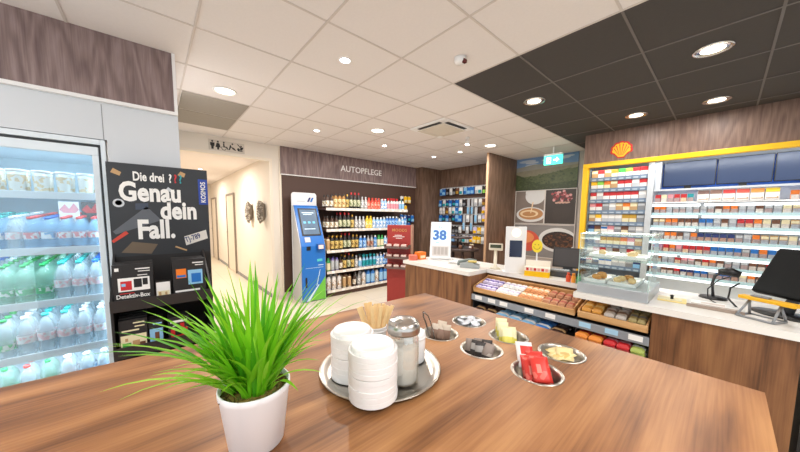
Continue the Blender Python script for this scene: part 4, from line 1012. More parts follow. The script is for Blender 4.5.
# ------------------------------------------------------------------ red display stand
t = thing('tobacco_display', 'red floor display stand with three small trays and a titled board', 'display stand', (-3.62, 3.13, 0), math.radians(34))
REDD = mat('display red', '9d2f2a', .4, var=.04)
m = MB(); m.box(-.205, .205, -.0, .16, 0, 1.39, bev=.004); bd = m.build('body', REDD, t)
text('title', 'MOODS', .066, (-.12, -.0005, 1.285), 'Y-', mat('dull gold print', 'b98a4a', .4), bd, bold=.001, ext=.0005, spacing=1.15)
m = MB()
for a, b_, z in ((-.07, .05, 1.215), (-.1, .1, 1.19), (-.05, .06, 1.165)): m.box(a, b_, -.0012, -.0002, z, z + .009)
m.build('small_print', WPRINT, bd)
m = MB(); m.box(.206, .222, .0, .16, .0, 1.4, bev=.003); m.build('side_panel', mat('display side tan', 'b98d78', .5, var=.05), t)
for k, z in enumerate((1.01, .84, .67)):
    m = MB(); m.box(-.2, .2, -.17, -.001, z, z + .006); m.box(-.2, .2, -.175, -.17, z, z + .035); m.box(-.205, -.2, -.175, -.001, z, z + .06); m.box(.2, .205, -.175, -.001, z, z + .06)
    m.build('tray', mat('tray grey brown', '6b5550', .4), t)
# cigar packs on the trays
M48 = Matrix.Rotation(math.radians(34), 4, 'Z')
m = MB(); m.box(-.045, .045, -.055, .055, 0, .03, bev=.002, seg=1); m.box(-.045, .045, -.0565, -.0555, .002, .028, 1); m.box(-.04, .04, -.05, .0, .0302, .0308, 1)
cp = Mesh(m.build('cigar_pack', [mat('cigar pack red', 'b5493d', .4), mat('cigar pack label', 'e9d6cc', .4)]))
for q, z in enumerate((1.01, .84, .67)):
    for i in range(3):
        for j in range(2):
            p = M48 @ Vector((-.125 + i * .125, -.1, 0)); cp.put((-3.62 + p.x, 3.13 + p.y, z + .0065 + j * .032), (0, 0, math.radians(34)), 'red cigar pack, %s in the %s tray of the red stand, %s layer' % (nth(i), ('upper', 'middle', 'lower')[q], ('bottom', 'top')[j]), 'cigar pack', 'cigar packs on the red stand')

# ------------------------------------------------------------------ landscape mural and framed coffee pictures
PYW = 5.999
t = thing('landscape_mural', 'wide landscape print with hills under a blue sky', 'mural', (-2.45, 5.99, 2.1))
m = MB((-2.45, 5.99, 2.1)); x0, x1 = -3.045, -1.86
m.box(x0, x1, 5.985, 5.998, 2.105, CZ - .002, 0)
def ridge(y, base, amp, seed, mi, z0=2.105, n=60):
    rr = random.Random(seed); ph = [rr.uniform(0, 6) for _ in range(4)]
    top = [(x0 + (x1 - x0) * i / n, y, base(i / n) + amp * sum(math.sin(ph[j] + (i / n) * (3 + 5 * j)) / (j + 1) for j in range(4))) for i in range(n + 1)]
    m.poly([(x0, y, z0)] [::-1] + top + [(x1, y, z0)], mi)
for k in range(7):
    rr = random.Random(k); cx = x0 + rr.uniform(.1, 1.05); cz = rr.uniform(2.6, 2.72); w_ = rr.uniform(.1, .2)
    if cx - w_ > x0 and cx + w_ < x1 and cz > 2.5: m.disc((cx, 5.9845 - k * .00005, cz), w_, 'Y', 20, 1, w_ * .16)
ridge(5.984, lambda u: 2.585 + .02 * math.sin(3 * u), .012, 1, 2); ridge(5.983, lambda u: 2.50 + .03 * u, .014, 2, 3); ridge(5.982, lambda u: 2.40 + .14 * max(0, u - .35), .012, 5, 4); ridge(5.981, lambda u: 2.43 - .42 * u if u < .5 else 2.22 + .06 * (u - .5), .022, 9, 5)
rr = random.Random(21); zt = lambda u: (2.44 - .42 * u if u < .5 else 2.23)
for k in range(260):
    u = rr.random(); hi = 2.40 + .14 * max(0, u - .35); lo = 2.12; z = lo + (hi - lo) * rr.random() ** .8; q = rr.uniform(.008, .022); x = x0 + .025 + (x1 - x0 - .05) * u
    dark = z < zt(u); m.disc((x, 5.9805 - k * .00001, max(z, lo + q * .8)), q * 1.3, 'Y', 8, rr.choice((5, 6, 6)) if dark else rr.choice((4, 4, 6, 5)), q * .75)
m.build('print', [mat('print sky', '6f8fb8', .5, var=.35, nscale=3), mat('print cloud', 'b9c0cb', .5), mat('print far hill', '8d8a80', .5, var=.15, nscale=8), mat('print field', '857c66', .5, var=.3, nscale=14), mat('print forest', '565d36', .5, var=.4, nscale=26), mat('print dark trees', '38411f', .5, var=.5, nscale=35), mat('print mid trees', '48502b', .5, var=.3, nscale=35)], t)
def picture(name, label, x0, x1, z0, z1, bg, draw, mats):
    o = ((x0 + x1) / 2, 5.975, z0); t = thing(name, label, 'picture', o, group='coffee pictures')
    m = MB(o); e = .012
    m.box(x0, x1, 5.97, 5.996, z0, z0 + e); m.box(x0, x1, 5.97, 5.996, z1 - e, z1); m.box(x0, x0 + e, 5.97, 5.996, z0 + e, z1 - e); m.box(x1 - e, x1, 5.97, 5.996, z0 + e, z1 - e)
    m.build('frame', mat('picture frame white', 'd9cfc7', .5), t)
    m = MB(o); m.box(x0 + e, x1 - e, 5.98, 5.99, z0 + e, z1 - e, 0)
    def ell(cx, cz, rx_, rz_, mi, lift): 
        pts = []
        for i in range(32):
            a = 2 * PI * i / 32; pts.append((min(x1 - e, max(x0 + e, cx - rx_ * math.cos(a))), 5.98 - lift * .0004, min(z1 - e, max(z0 + e, cz + rz_ * math.sin(a)))))
        bm_pts = [p for i, p in enumerate(pts) if p != pts[i - 1]]
        m.poly(bm_pts, mi)
    draw(m, ell); m.build('print', mats, t)
CUPW = mat('print china', 'd8d5d2', .5, var=.05); LATTE = mat('print latte', 'b98352', .5, var=.15); CREMA = mat('print crema', 'e7cba2', .5); DARKP = mat('print dark brown', '3d332d', .5, var=.3, nscale=4); MIDP = mat('print warm grey', '7d6f66', .5, var=.2, nscale=4)
def milk(m, ell):
    ell(-2.62, 1.98, .2, .17, 1, 1); ell(-2.60, 2.06, .22, .14, 1, 2)
    ell(-2.70, 1.60, .30, .155, 1, 3); ell(-2.70, 1.615, .255, .12, 2, 4); ell(-2.73, 1.62, .19, .075, 3, 5); ell(-2.73, 1.615, .14, .05, 2, 6)
    m.poly([(-2.705, 5.9773, 1.63), (-2.685, 5.9773, 1.63), (-2.64, 5.9773, 1.86), (-2.67, 5.9773, 1.86)], 3)
picture('framed_picture', 'framed picture of milk poured into a cup of coffee', -3.04, -2.42, 1.41, 2.10, 0, milk, [MIDP, CUPW, LATTE, CREMA])
def cherries(m, ell):
    rr = random.Random(4)
    for k in range(46):
        a = rr.random() * 2 * PI; q = math.sqrt(rr.random()); ell(-2.12 + .2 * q * math.cos(a), 1.95 + .11 * q * math.sin(a), .026, .024, 1 + k % 3, 1 + k * .02)
    for k in range(8): ell(-2.2 + .03 * k, 1.83 + .006 * (k % 2), .03, .016, 4, 3 + k * .02)
picture('framed_picture', 'framed picture of red coffee cherries on a dark ground', -2.42, -1.85, 1.41, 2.10, 0, cherries, [DARKP, mat('print cherry', 'a8494c', .5), mat('print cherry pale', 'd79a96', .5), mat('print cherry dark', '6e2b2f', .5), mat('print hand', 'c99f8c', .5)])
def beans(m, ell):
    ell(-2.15, 1.10, .36, .24, 1, 1); ell(-2.13, 1.09, .31, .18, 2, 2)
    rr = random.Random(8)
    for k in range(120):
        a = rr.random() * 2 * PI; q = math.sqrt(rr.random()); ell(-2.13 + .29 * q * math.cos(a), 1.075 + .15 * q * math.sin(a), .021, .014, 3 + k % 2, 3 + k * .01)
    ell(-2.75, 1.05, .26, .22, 5, 5); ell(-2.8, 1.12, .2, .12, 6, 6)
picture('framed_picture', 'framed picture of roasted coffee beans in a white bowl', -3.04, -1.85, .72, 1.40, 0, beans, [mat('print slate grey', '857f7c', .5, var=.15, nscale=4), CUPW, mat('print bean shadow', '2f1f16', .5), mat('print bean', '6b4128', .5), mat('print bean dark', '452a1b', .5), mat('print scarf red', 'd4553f', .5, var=.15), mat('print scarf orange', 'e8905a', .5, var=.1)])
# ------------------------------------------------------------------ counter with set-back middle
t = thing('sales_counter', 'long walnut sales counter with a white worktop and a recess for sweets', 'counter', (-1.1, 2.7, 0)); O = (-1.1, 2.7, 0)
CT = 1.0
m = MB(O)
def slabpoly(pts): m.prism([(x, y, .96) for x, y in pts], (0, 0, .04))
slabpoly([(-2.61, 2.33), (-1.625, 2.33), (-1.625, 2.63), (-.705, 2.63), (-.705, 2.33), (.34, 2.33), (.34, 3.0), (-2.61, 3.0)])
m.build('worktop', SLABW, t)
m = MB(O)
m.box(-2.585, -1.64, 2.35, 2.375, 0, .959); m.box(-2.585, -2.56, 2.376, 2.98, 0, .959); m.box(-1.64, -1.612, 2.35, 2.98, 0, .959)
m.build('front_panel', W_FRONT, t)
m = MB(O); m.box(-.262, .292, 2.35, 2.375, 0, .959); m.box(.266, .292, 2.376, 2.98, 0, .959); m.box(-.262, -.235, 2.376, 2.98, 0, .959); m.build('front_panel', W_FRONT, t)
m = MB(O); m.box(-1.611, -.263, 2.86, 2.88, 0, .959); m.box(-1.611, -.706, 2.655, 2.675, .885, .959); m.build('recess_panel', W_FRONT, t)
# sweets shelf in the recess
t = thing('sweets_shelf', 'grey metal shelf with price tags in the counter recess', 'shelf', (-.93, 2.6, 0)); O = (-.93, 2.6, 0)
m = MB(O)
for x in (-1.605, -.69, -.272): m.box(x, x + .006, 2.38, 2.85, 0, .80)
m.box(-1.598, -.266, 2.845, 2.855, 0, .80); m.build('uprights', DGREY, t)
for z, nm in ((.775, 0), (.625, 1)):
    m = MB(O)
    for xa, xb in ((-1.598, -.692), (-.682, -.274)): m.box(xa, xb, 2.37 - .07 * nm, 2.84, z - .012, z)
    s = m.build('shelf_board', DGREY, t)
    m = MB(O); m.box(-1.605, -.265, 2.35 - .07 * nm, 2.368 - .07 * nm, z - .045, z + (.012 if nm == 0 else .03), bev=.003); m.build('price_rail', mat('rail grey', '9aa0a8', .4, .3), s)
    for k, x in enumerate((-1.56, -1.42, -1.30, -1.07, -.90, -.66, -.50, -.37)):
        if nm and k < 5: continue
        m = MB(O); m.box(x, x + .075, 2.3465 - .07 * nm, 2.3495 - .07 * nm, z - .028, z + .008); m.build('price_tag', mat('price tag blue', 'a9d2ec', .5) if k in (5, 6) else mat('price tag white', 'f4f2ef', .5), s)
def crate(name, label, x0, x1, y0, y1, zf, zb, cols):
    """sloping wooden tray: local frame has y up the slope"""
    t = thing(name, label, 'crate', ((x0 + x1) / 2, y0, zf)); L_ = math.hypot(y1 - y0, zb - zf); sl = math.atan2(zb - zf, y1 - y0); t.rotation_euler = (sl, 0, 0)
    w_ = (x1 - x0) / 2; e = .012
    m = MB(); m.box(-w_ + e, w_ - e, e, L_ - e, 0, .008); m.build('bottom', W_CRATE, t)
    for nm, b_ in (('front_board', (-w_, w_, 0, e, 0, .05)), ('rear_board', (-w_, w_, L_ - e, L_, 0, .07)), ('side_board', (-w_, -w_ + e, e, L_ - e, 0, .06)), ('side_board', (w_ - e, w_, e, L_ - e, 0, .06))):
        m = MB(); m.box(*b_, bev=.002, seg=1); m.build(nm, W_CRATE, t)
    m = MB()
    for c in cols: m.box(c - .003, c + .003, e + .001, L_ - e - .001, .0085, .045)
    if cols: m.build('divider', W_CRATE, t)
    return t, L_
def place(tl, x, y, z): return tl.matrix_basis @ Vector((x, y, z))
c1, L1 = crate('wooden_crate', 'long sloping wooden crate of sweet bars below the middle worktop', -1.598, -.70, 2.372, 2.640, .806, .875, [-.22, 0.0, .2])
c2, L2 = crate('wooden_crate', 'shorter wooden crate under the glass showcase with wrapped pastries', -.680, -.276, 2.372, 2.74, .806, .88, [-.05, .09])
def bar_mesh(name, w_, l, h, mats, kind='bar'):
    m = MB(); n = 6
    # wrapped bar: rounded body with flat crimped ends, long axis y
    sect = lambda s: [(-.5 * w_ * s, 0), (-.5 * w_ * s, h * .55 * s), (-.3 * w_ * s, h * s), (.3 * w_ * s, h * s), (.5 * w_ * s, h * .55 * s), (.5 * w_ * s, 0)]
    st = [(0, .15, .9), (.08, .2, .95), (.14, 1, 1), (.4, 1, 1), (.62, 1, 1), (.86, 1, 1), (.92, .2, .95), (1, .15, .9)]
    rings = [[m.v((x / max(s, 1e-6) * ws, v * l, z + .0005)) for x, z in sect(s)] for v, s, ws in st]
    for k, (A, Bq) in enumerate(zip(rings, rings[1:])):
        for i in range(6): m.face([A[i], A[(i + 1) % 6], Bq[(i + 1) % 6], Bq[i]], 1 if k == 3 else 0)
    m.face(rings[0][::-1]); m.face(rings[-1])
    return Mesh(m.build(name, mats))
BARS = {'li': (bar_mesh('chocolate_bar', .0505, .10, .014, [LILAC, PURPLE]), 'lilac wrapped bar'), 'wh': (bar_mesh('chocolate_bar', .0505, .10, .014, [WPRINT, LILAC]), 'white wrapped bar'),
        'or': (bar_mesh('snack_bar', .045, .10, .016, [mat('bar orange', 'e5a06a', .4), mat('bar band cream', 'f0dcc0', .4)]), 'orange wrapped bar'), 'br': (bar_mesh('snack_bar', .05, .10, .016, [mat('bar copper', 'c08560', .4), mat('bar band red', 'b5533f', .4)]), 'copper wrapped bar'),
        'go': (bar_mesh('pastry_pack', .06, .15, .02, [mat('pack amber', 'e2a348', .35), mat('pack amber light', 'f0cd86', .4)]), 'amber pastry pack'), 'gw': (bar_mesh('pastry_pack', .06, .13, .018, [mat('pack grey white', 'cfc6bd', .35), mat('pack brown band', '8a6a57', .4)]), 'pale pastry pack'),
        'gy': (bar_mesh('pastry_pack', .043, .13, .018, [mat('pack olive', 'b9a870', .35), mat('pack grey', '87827c', .4)]), 'olive grey pack'),
        'bl': (bar_mesh('gum_pack', .11, .15, .03, [mat('pack sky', '8ec8ee', .35), WPRINT]), 'light blue bag'), 'nb': (bar_mesh('gum_pack', .11, .14, .03, [mat('pack blue', '3f86d6', .35), WPRINT]), 'blue bag with white print'), 'dk': (bar_mesh('gum_pack', .1, .14, .03, [mat('pack dark brown', '4a342d', .35), TAN]), 'dark brown bag'),
        'rd': (bar_mesh('sweet_pack', .07, .15, .025, [RED, PINK]), 'red bag of sweets'), 'og': (bar_mesh('sweet_pack', .08, .15, .025, [mat('pack orange', 'e8903a', .35), RED]), 'orange bag of sweets'), 'gn': (bar_mesh('sweet_pack', .07, .14, .025, [mat('pack lime', 'a9b85a', .35), WPRINT]), 'lime bag of sweets')}
def fill(cr, Lc, x0, x1, key, nx, rows_, layers, group, where, lh=.016, base=.0095):
    kind, desc = BARS[key]; n = 0
    for q in range(layers):
        for j in range(rows_):
            for i in range(nx):
                x = x0 + (x1 - x0) * (i + .5) / nx; y = .018 + j * ((Lc - .03) / rows_); e = cr.rotation_euler
                kind.put(place(cr, x, y, base + q * lh), (e[0], 0, RND.uniform(-.012, .012)), '%s, %s in %s' % (desc, nth(n), where), 'sweet', group); n += 1
bpy.context.view_layer.update()
fill(c1, L1, -.435, -.224, 'li', 4, 2, 3, 'lilac bars in the long crate', 'the crate compartment nearest the left counter panel'.replace('left ', 'wide '))
fill(c1, L1, -.216, -.004, 'wh', 4, 2, 3, 'white bars in the long crate', 'the second compartment of the long crate')
fill(c1, L1, .004, .196, 'or', 4, 2, 3, 'orange bars in the long crate', 'the third compartment of the long crate', .018)
fill(c1, L1, .204, .435, 'br', 4, 2, 3, 'copper bars in the long crate', 'the last compartment of the long crate', .018)
fill(c2, L2, -.184, -.056, 'go', 2, 2, 3, 'amber packs in the short crate', 'the first compartment of the short crate', .022)
fill(c2, L2, -.046, .086, 'gw', 2, 2, 3, 'pale packs in the short crate', 'the middle compartment of the short crate', .02)
fill(c2, L2, .094, .186, 'gy', 2, 2, 3, 'olive packs in the short crate', 'the last compartment of the short crate', .02)
# lower shelf bags
x = -1.56; n = {}
for key, cnt, w_ in (('dk', 2, .115), ('bl', 3, .118), ('nb', 1, .12), ('dk', 1, .1)):
    for i in range(cnt):
        for q in range(2):
            kind, desc = BARS[key]
            if x + .05 > -.70: continue
            kind.put((x + .05, 2.31 + q * .19, .632), (0.12, 0, RND.uniform(-.06, .06)), '%s, %s along the lower sweets shelf, %s row' % (desc, nth(int((x + 1.57) / .115)), ('front', 'rear')[q]), 'sweet', 'bags on the lower sweets shelf')
        x += w_
x = -.665
for key, cnt, w_ in (('og', 2, .085), ('rd', 2, .075), ('gn', 1, .075)):
    for i in range(cnt):
        for q in range(3):
            kind, desc = BARS[key]
            kind.put((x + .03, 2.31, .626 + q * .027), (0.0, 0, RND.uniform(-.06, .06)), '%s under the short crate, %s along the shelf, %s layer' % (desc, nth(int((x + .67) / .07)), nth(q)), 'sweet', 'bags below the short crate')
        x += w_
# ------------------------------------------------------------------ things on the counter
t = thing('advert_display', 'white easel display with a lit screen showing large blue digits', 'display', (-2.31, 2.68, CT), math.radians(38))
A_ = math.radians(19); R_ = Matrix.Rotation(-A_, 4, 'X')
m = MB(); m.M = R_; m.box(-.13, .13, -.012, .012, .02, .50, bev=.004); fr = m.build('panel', WPL, t)
m = MB(); m.M = R_; m.box(-.112, .112, -.0145, -.0125, .20, .485); scn = m.build('screen', mat('bright screen', 'cfe6f6', .3, emit=.6, var=.02), fr)
RT = (R_.to_3x3() @ AX['Y-'])
def rl(s, size, x, z, mm, bold): text('screen_digits', s, size, R_ @ Vector((x, -.0152, z)), RT, mm, scn, bold=bold, ext=.0004)
DIG = mat('screen blue', '4b78b8', .4, emit=.25, var=0)
rl('38', .17, -.1, .265, DIG, .008); rl('i -', .05, -.03, .415, DIG, .001); rl('...', .06, -.06, .225, DIG, .002)
m = MB(); m.M = R_; m.box(-.10, .10, -.0145, -.0125, .055, .175, 0)
for k in range(4): m.box(-.08 + k * .045, -.045 + k * .045, -.0165, -.0146, .07, .165, 1)
m.build('leaflet_pocket', [mat('pocket grey', 'd5cfcb', .4), mat('leaflet', 'bdb4ae', .5, var=.1)], fr)
m = MB(); m.prism([(-.12, .02, .008), (-.12, .14, .36), (-.12, .15, .36), (-.12, .15, .008)], (.24, 0, 0)); m.build('rear_strut', WPL, t)
m = MB(); m.box(-.15, .15, -.03, .17, 0, .0075, bev=.002, seg=1); m.build('foot', WPL, t)
# sale packs beside it
for k, (x, y, z, c, lb) in enumerate(((-2.53, 2.87, CT, RED, 'red snack box at the counter end beside the easel display'), (-2.545, 2.57, CT, ORANGE, 'orange snack box at the counter end between the red and coral ones'), (-2.545, 2.44, CT, mat('coral box', 'd9705a', .4), 'coral snack box at the counter corner'))):
    m = MB(); m.box(-.055, .055, -.05, .05, 0, .06 + .03 * (k == 1), bev=.003); m.box(-.04, .04, -.0515, -.0505, .015, .05, 1); o = m.build('snack_box', [c, CREAMP]); o.location = (x, y, z + .0003); o.rotation_euler = (0, 0, .5 + k); tag(o, lb, 'box', 'snack boxes at the counter end')
# papers with a pen tray
m = MB()
for k in range(6): m.box(-.15 + k * .004, .13 + k * .004, -.10 + .003 * k, .10 + .003 * k, .0005 + k * .003, .0025 + k * .003, k % 2)
o = m.build('leaflet_stack', [mat('leaflet grey', 'b9b4ae', .5, var=.15, nscale=30), WPRINT]); o.location = (-2.0, 2.72, CT); o.rotation_euler = (0, 0, .35); tag(o, 'loose stack of grey leaflets on the worktop beside the easel display', 'leaflets')
t = thing('card_terminal', 'grey card terminal with yellow trim lying near the worktop corner', 'card terminal', (-1.78, 2.56, CT), .5)
m = MB(); m.prism([(-.1, -.05, .0005), (.1, -.05, .0005), (.1, -.05, .035), (.02, -.05, .06), (-.1, -.05, .045)], (0, .1, 0)); m.build('body', mat('terminal grey', '9fa3a2', .4), t)
m = MB(); m.box(-.09, -.01, -.04, .04, .0605, .066) if 0 else m.tube([(-.12, -.02, .03), (-.13, .03, .05), (-.02, .06, .075), (.06, .04, .07)], .016, 10); m.build('handset', mat('handset grey green', '7d8783', .4), t)
m = MB(); m.box(-.02, .07, -.03, .03, .058, .075, bev=.006); m.build('yellow_trim', mat('trim straw', 'd9c067', .4), t)
t = thing('customer_display', 'small beige price display on a pole beside the white reader', 'price display', (-1.575, 2.72, CT), math.radians(25))
m = MB(); m.lathe([(0, .0005), (.055, .0005), (.055, .012), (.018, .02), (.016, .195), (0, .195)], seg=20); m.build('pole', mat('beige plastic', 'd9cfb8', .45), t)
m = MB(); m.M = Matrix.Translation((0, 0, .197)) @ Matrix.Rotation(-.3, 4, 'X'); m.box(-.07, .07, -.025, .025, 0, .07, bev=.008); hd_ = m.build('head', MATS['beige plastic'], t)
m = MB(); m.M = Matrix.Translation((0, 0, .197)) @ Matrix.Rotation(-.3, 4, 'X'); m.box(-.055, .055, -.027, -.0255, .018, .054); m.build('display_window', mat('display olive', '39402c', .3), hd_)
t = thing('payment_reader', 'white upright payment reader with a dark screen and a lit round button', 'payment reader', (-1.345, 2.69, CT), math.radians(35))
m = MB(); m.box(-.094, .094, -.02, .02, .0005, .455, bev=.006); bd = m.build('body', WPL, t)
m = MB(); m.box(-.058, .058, -.0225, -.0205, .155, .32, bev=.0008, seg=1); m.build('screen', mat('reader screen', '1d2742', .2), bd)
m = MB(); m.disc((0, -.0215, .395), .042, 'Y', 28); m.disc((0, -.0221, .395), .03, 'Y', 28, 1); m.build('round_button', [mat('button glow', 'ffe9cf', .4, emit=1.2, var=0), mat('button glow core', 'fff6ea', .4, emit=2.2, var=0)], bd)
m = MB(); m.box(-.03, .03, -.0215, -.0205, .17, .178); m.build('small_mark', LGREY, bd)
m = MB(); m.box(-.11, .11, -.04, .09, 0, .0004 + .004); m.build('foot', WPL, t)
# lolly box with round yellow topper
t = thing('counter_display_box', 'yellow and white counter box with a round yellow smiling sign on top', 'display box', (-1.125, 2.69, CT), math.radians(18))
m = MB(); m.box(-.105, .105, -.05, .05, .0005, .05, 0); m.box(-.105, .105, -.05, .05, .0505, .085, 1); m.box(-.105, .105, .04, .05, .0855, .14, 1); m.build('box', [YELLOW, mat('box cream white', 'f3e8d8', .5)], t)
m = MB()
for k in range(6): m.box(-.09 + k * .032, -.068 + k * .032, -.0515, -.0505, .055, .08, k % 2)
m.build('box_print', [RED, mat('print rose', 'e8a79a', .4)], t)
m = MB(); m.box(-.016, -.004, -.002, .002, .1405, .219); m.build('sign_stick', WPL, t)
m = MB()
P = [(-.01 + .045 * math.cos(2 * PI * i / 32), -.003, .28 + .06 * math.sin(2 * PI * i / 32)) for i in range(32)]; m.prism(P, (0, .006, 0)); sg = m.build('round_sign', mat('sign yellow', 'f2d631', .4), t)
m = MB()
for dx in (-.018, .012): m.disc((-.01 + dx, -.0036, .294), .005, 'Y', 10)
for k in range(8):
    a0, a1 = PI + k * PI / 8, PI + (k + 1) * PI / 8
    q = lambda a, r_: (-.012 + r_ * math.cos(a), -.0036, .278 + r_ * math.sin(a))
    m.poly([q(a0, .03), q(a1, .03), q(a1, .025), q(a0, .025)])
m.build('sign_face', mat('sign ochre', 'a8861c', .4), sg)
# cash register screen, keyboard, scanner, small bottles
t = thing('cash_register', 'dark cash register with a tilted screen behind the yellow box', 'cash register', (-.94, 2.89, CT), math.radians(12))
m = MB(); m.box(-.13, .13, -.09, .1, .0005, .05, bev=.006); m.build('base', DGREY, t)
m = MB(); m.M = Matrix.Rotation(-.15, 4, 'X'); m.box(-.13, .13, .03, .07, .08, .27, bev=.006); sc = m.build('monitor', mat('register black', '2a2523', .35), t)
m = MB(); m.M = Matrix.Rotation(-.15, 4, 'X'); m.box(-.115, .115, .0275, .0295, .095, .255); m.build('screen', mat('register screen', '3a302c', .3), sc)
m = MB(); m.box(-.04, .04, .045, .08, .0505, .11); m.build('stand', DGREY, t)
m = MB(); m.box(-.125, .03, -.085, .0, .0505, .062, bev=.002, seg=1); kb_ = m.build('keyboard', mat('keyboard grey', '77736f', .5), t)
m = MB()
for i in range(7):
    for j in range(4): m.box(-.12 + i * .021, -.104 + i * .021, -.08 + j * .019, -.065 + j * .019, .0622, .067)
m.build('keys', LGREY, kb_)
t = thing('hand_scanner', 'black and silver hand scanner on its stand beside the cash register', 'scanner', (-.775, 2.76, CT))
m = MB(); m.lathe([(0, .0005), (.045, .0005), (.04, .012), (.012, .018), (.01, .09), (0, .09)], seg=18); m.build('stand', GREY, t)
m = MB(); m.tube([(-.03, .02, .085), (0, 0, .115), (.045, -.02, .125)], [.016, .022, .026], 12); m.tube([(-.028, .018, .09), (-.045, .02, .03)], .014, 10); m.build('scanner_body', BLACK, t)
t0 = None
for k, (x, c, cn) in enumerate(((-.85, ORANGE, 'orange red'), (-.81, mat('highlighter orange', 'f29a2e', .4), 'light orange'), (-.77, GREEN, 'green'))):
    t = thing('small_bottle', '%s little bottle standing at the worktop edge by the showcase' % cn, 'bottle', (x, 2.66, CT), group='little coloured bottles')
    m = MB(); m.lathe([(0, .0005), (.016, .0005), (.017, .004), (.017, .05), (.012, .06)], seg=16); m.build('body', mat('little bottle %d' % k, ('e2542b', 'f29a2e', '2f9a4e')[k], .35), t)
    m = MB(); m.lathe([(.011, .06), (.012, .061), (.012, .08), (0, .081)], seg=12); m.build('cap', mat('little cap %d' % k, ('c8431d', 'd9801f', '1f7a3a')[k], .35), t)
# ------------------------------------------------------------------ glass showcase
GX0, GX1, GY0, GY1 = -.695, -.29, 2.37, 2.86
t = thing('glass_showcase', 'square glass showcase for pastries standing on the worktop', 'showcase', (-.49, 2.6, CT)); O = (-.49, 2.6, CT)
GL = clear('showcase glass', 'fafefd', .98, k=.25); EDGE = mat('glass edge green', 'cfe6e0', .15, alpha=.45)
m = MB(O); m.box(GX0, GX1, GY0, GY1, CT + .0005, CT + .07, bev=.004); m.build('base', mat('showcase base grey', 'b7bcc0', .35, .3), t)
for nm, b_ in (('front_glass', (GX0 + .004, GX1 - .004, GY0 + .004, GY0 + .009)), ('side_glass', (GX0 + .004, GX0 + .009, GY0 + .010, GY1 - .004)), ('side_glass', (GX1 - .009, GX1 - .004, GY0 + .010, GY1 - .004))):
    m = MB(O); m.box(b_[0], b_[1], b_[2], b_[3], CT + .071, 1.43); m.build(nm, GL, t)
m = MB(O); m.box(GX0 + .002, GX1 - .002, GY0 + .002, GY1 - .004, 1.431, 1.437); m.build('top_glass', GL, t)
m = MB(O)
for x in (GX0 + .001, GX1 - .006):
    m.box(x, x + .005, GY0 + .001, GY0 + .0035, CT + .071, 1.43)
m.box(GX0, GX1, GY0 - .001, GY0 + .0018, 1.43, 1.438); m.box(GX1 - .0018, GX1 + .001, GY0, GY1, 1.43, 1.438); m.box(GX0 - .001, GX0 + .0018, GY0, GY1, 1.43, 1.438)
m.build('glass_edges', EDGE, t)
for z in (1.25,):
    m = MB(O); m.box(GX0 + .012, GX1 - .012, GY0 + .09, GY1 - .02, z, z + .006); s = m.build('glass_shelf', GL, t)
    m = MB(O); m.box(GX0 + .012, GX1 - .012, GY0 + .088, GY0 + .0895, z, z + .006); m.build('shelf_edge', EDGE, s)
m = MB(O); m.box(GX1 - .045, GX1 - .02, GY1 - .05, GY1 - .03, CT + .071, 1.43); m.build('rear_post', LGREY, t)
area('showcase_fill_lamp', (-.49, 2.82, 1.42), .36, P_CASE, (1, .96, .9), (math.radians(-20), 0, 0), .02)  # added lamp that brightens the trays and pastries
m = MB(O); m.box(-.67, -.32, 2.825, 2.85, 1.422, 1.4305); m.build('light_tube', mat('added showcase tube', 'fff8ee', .3, emit=2., var=0), t)  # made-up glowing tube to go with the added lamp
# trays and pastries inside
def tray(x, y, z, w_, d, lb):
    t = thing('pastry_tray', lb, 'tray', (x, y, z), group='white trays in the showcase')
    m = MB(); m.box(-w_, w_, -d, d, .0005, .006); m.box(-w_, w_, -d, -d + .005, .006, .022); m.box(-w_, w_, d - .005, d, .006, .022); m.box(-w_, -w_ + .005, -d + .005, d - .005, .006, .022); m.box(w_ - .005, w_, -d + .005, d - .005, .006, .022)
    m.build('tray_body', PORC, t)
    m = MB(); m.box(-w_ * .4, w_ * .4, -d - .004, -d - .001, .0, .025); m.build('price_card', WPRINT, t)
tray(-.60, 2.64, 1.2565, .07, .13, 'white tray on the glass shelf nearest the yellow frame'); tray(-.42, 2.64, 1.2565, .09, .13, 'white tray on the glass shelf next to the rear post')
tray(-.61, 2.62, CT + .0705, .065, .16, 'white tray on the showcase floor nearest the yellow frame'); tray(-.45, 2.62, CT + .0705, .08, .16, 'white tray on the showcase floor next to the rear post')
def roll_mesh(name, l, r_, c, tw):
    m = MB(); n = 14; pts = []; rad = []
    for i in range(n + 1):
        u = i / n; a = (u - .5) * 1.1; pts.append((math.sin(a) * l * .55, (1 - math.cos(a)) * l * .6, r_ * .9)); rad.append(r_ * (.35 + .65 * math.sin(PI * u) ** .6) * (1 + tw * math.sin(u * 40)))
    m.tube(pts, rad, 10)
    return Mesh(m.build(name, c))
CRO = roll_mesh('croissant', .10, .021, mat('croissant crust', 'c98d47', .5, var=.25, nscale=40), .09); BUN = roll_mesh('bread_roll', .075, .022, mat('pale crust', 'e0c08c', .55, var=.2, nscale=40), .0)
for k, (x, y, z) in enumerate(((-.62, 2.56, CT + .0772), (-.60, 2.63, CT + .0772), (-.62, 2.70, CT + .0772), (-.45, 2.70, CT + .0772))):
    CRO.put((x, y - .005, z + .0025), (0, 0, RND.uniform(-.4, .4)), 'golden croissant, %s from the front glass on the showcase floor' % nth(k), 'croissant', 'croissants in the showcase')
for k, (x, y, z) in enumerate(((-.49, 2.55, CT + .0772), (-.41, 2.58, CT + .0772), (-.48, 2.63, CT + .0772), (-.61, 2.62, 1.2635), (-.43, 2.60, 1.2635), (-.43, 2.68, 1.2635))):
    BUN.put((x, y, z), (0, 0, RND.uniform(-.6, .6)), 'pale bread roll, %s of the rolls in the glass showcase' % nth(k), 'bread roll', 'bread rolls in the showcase')
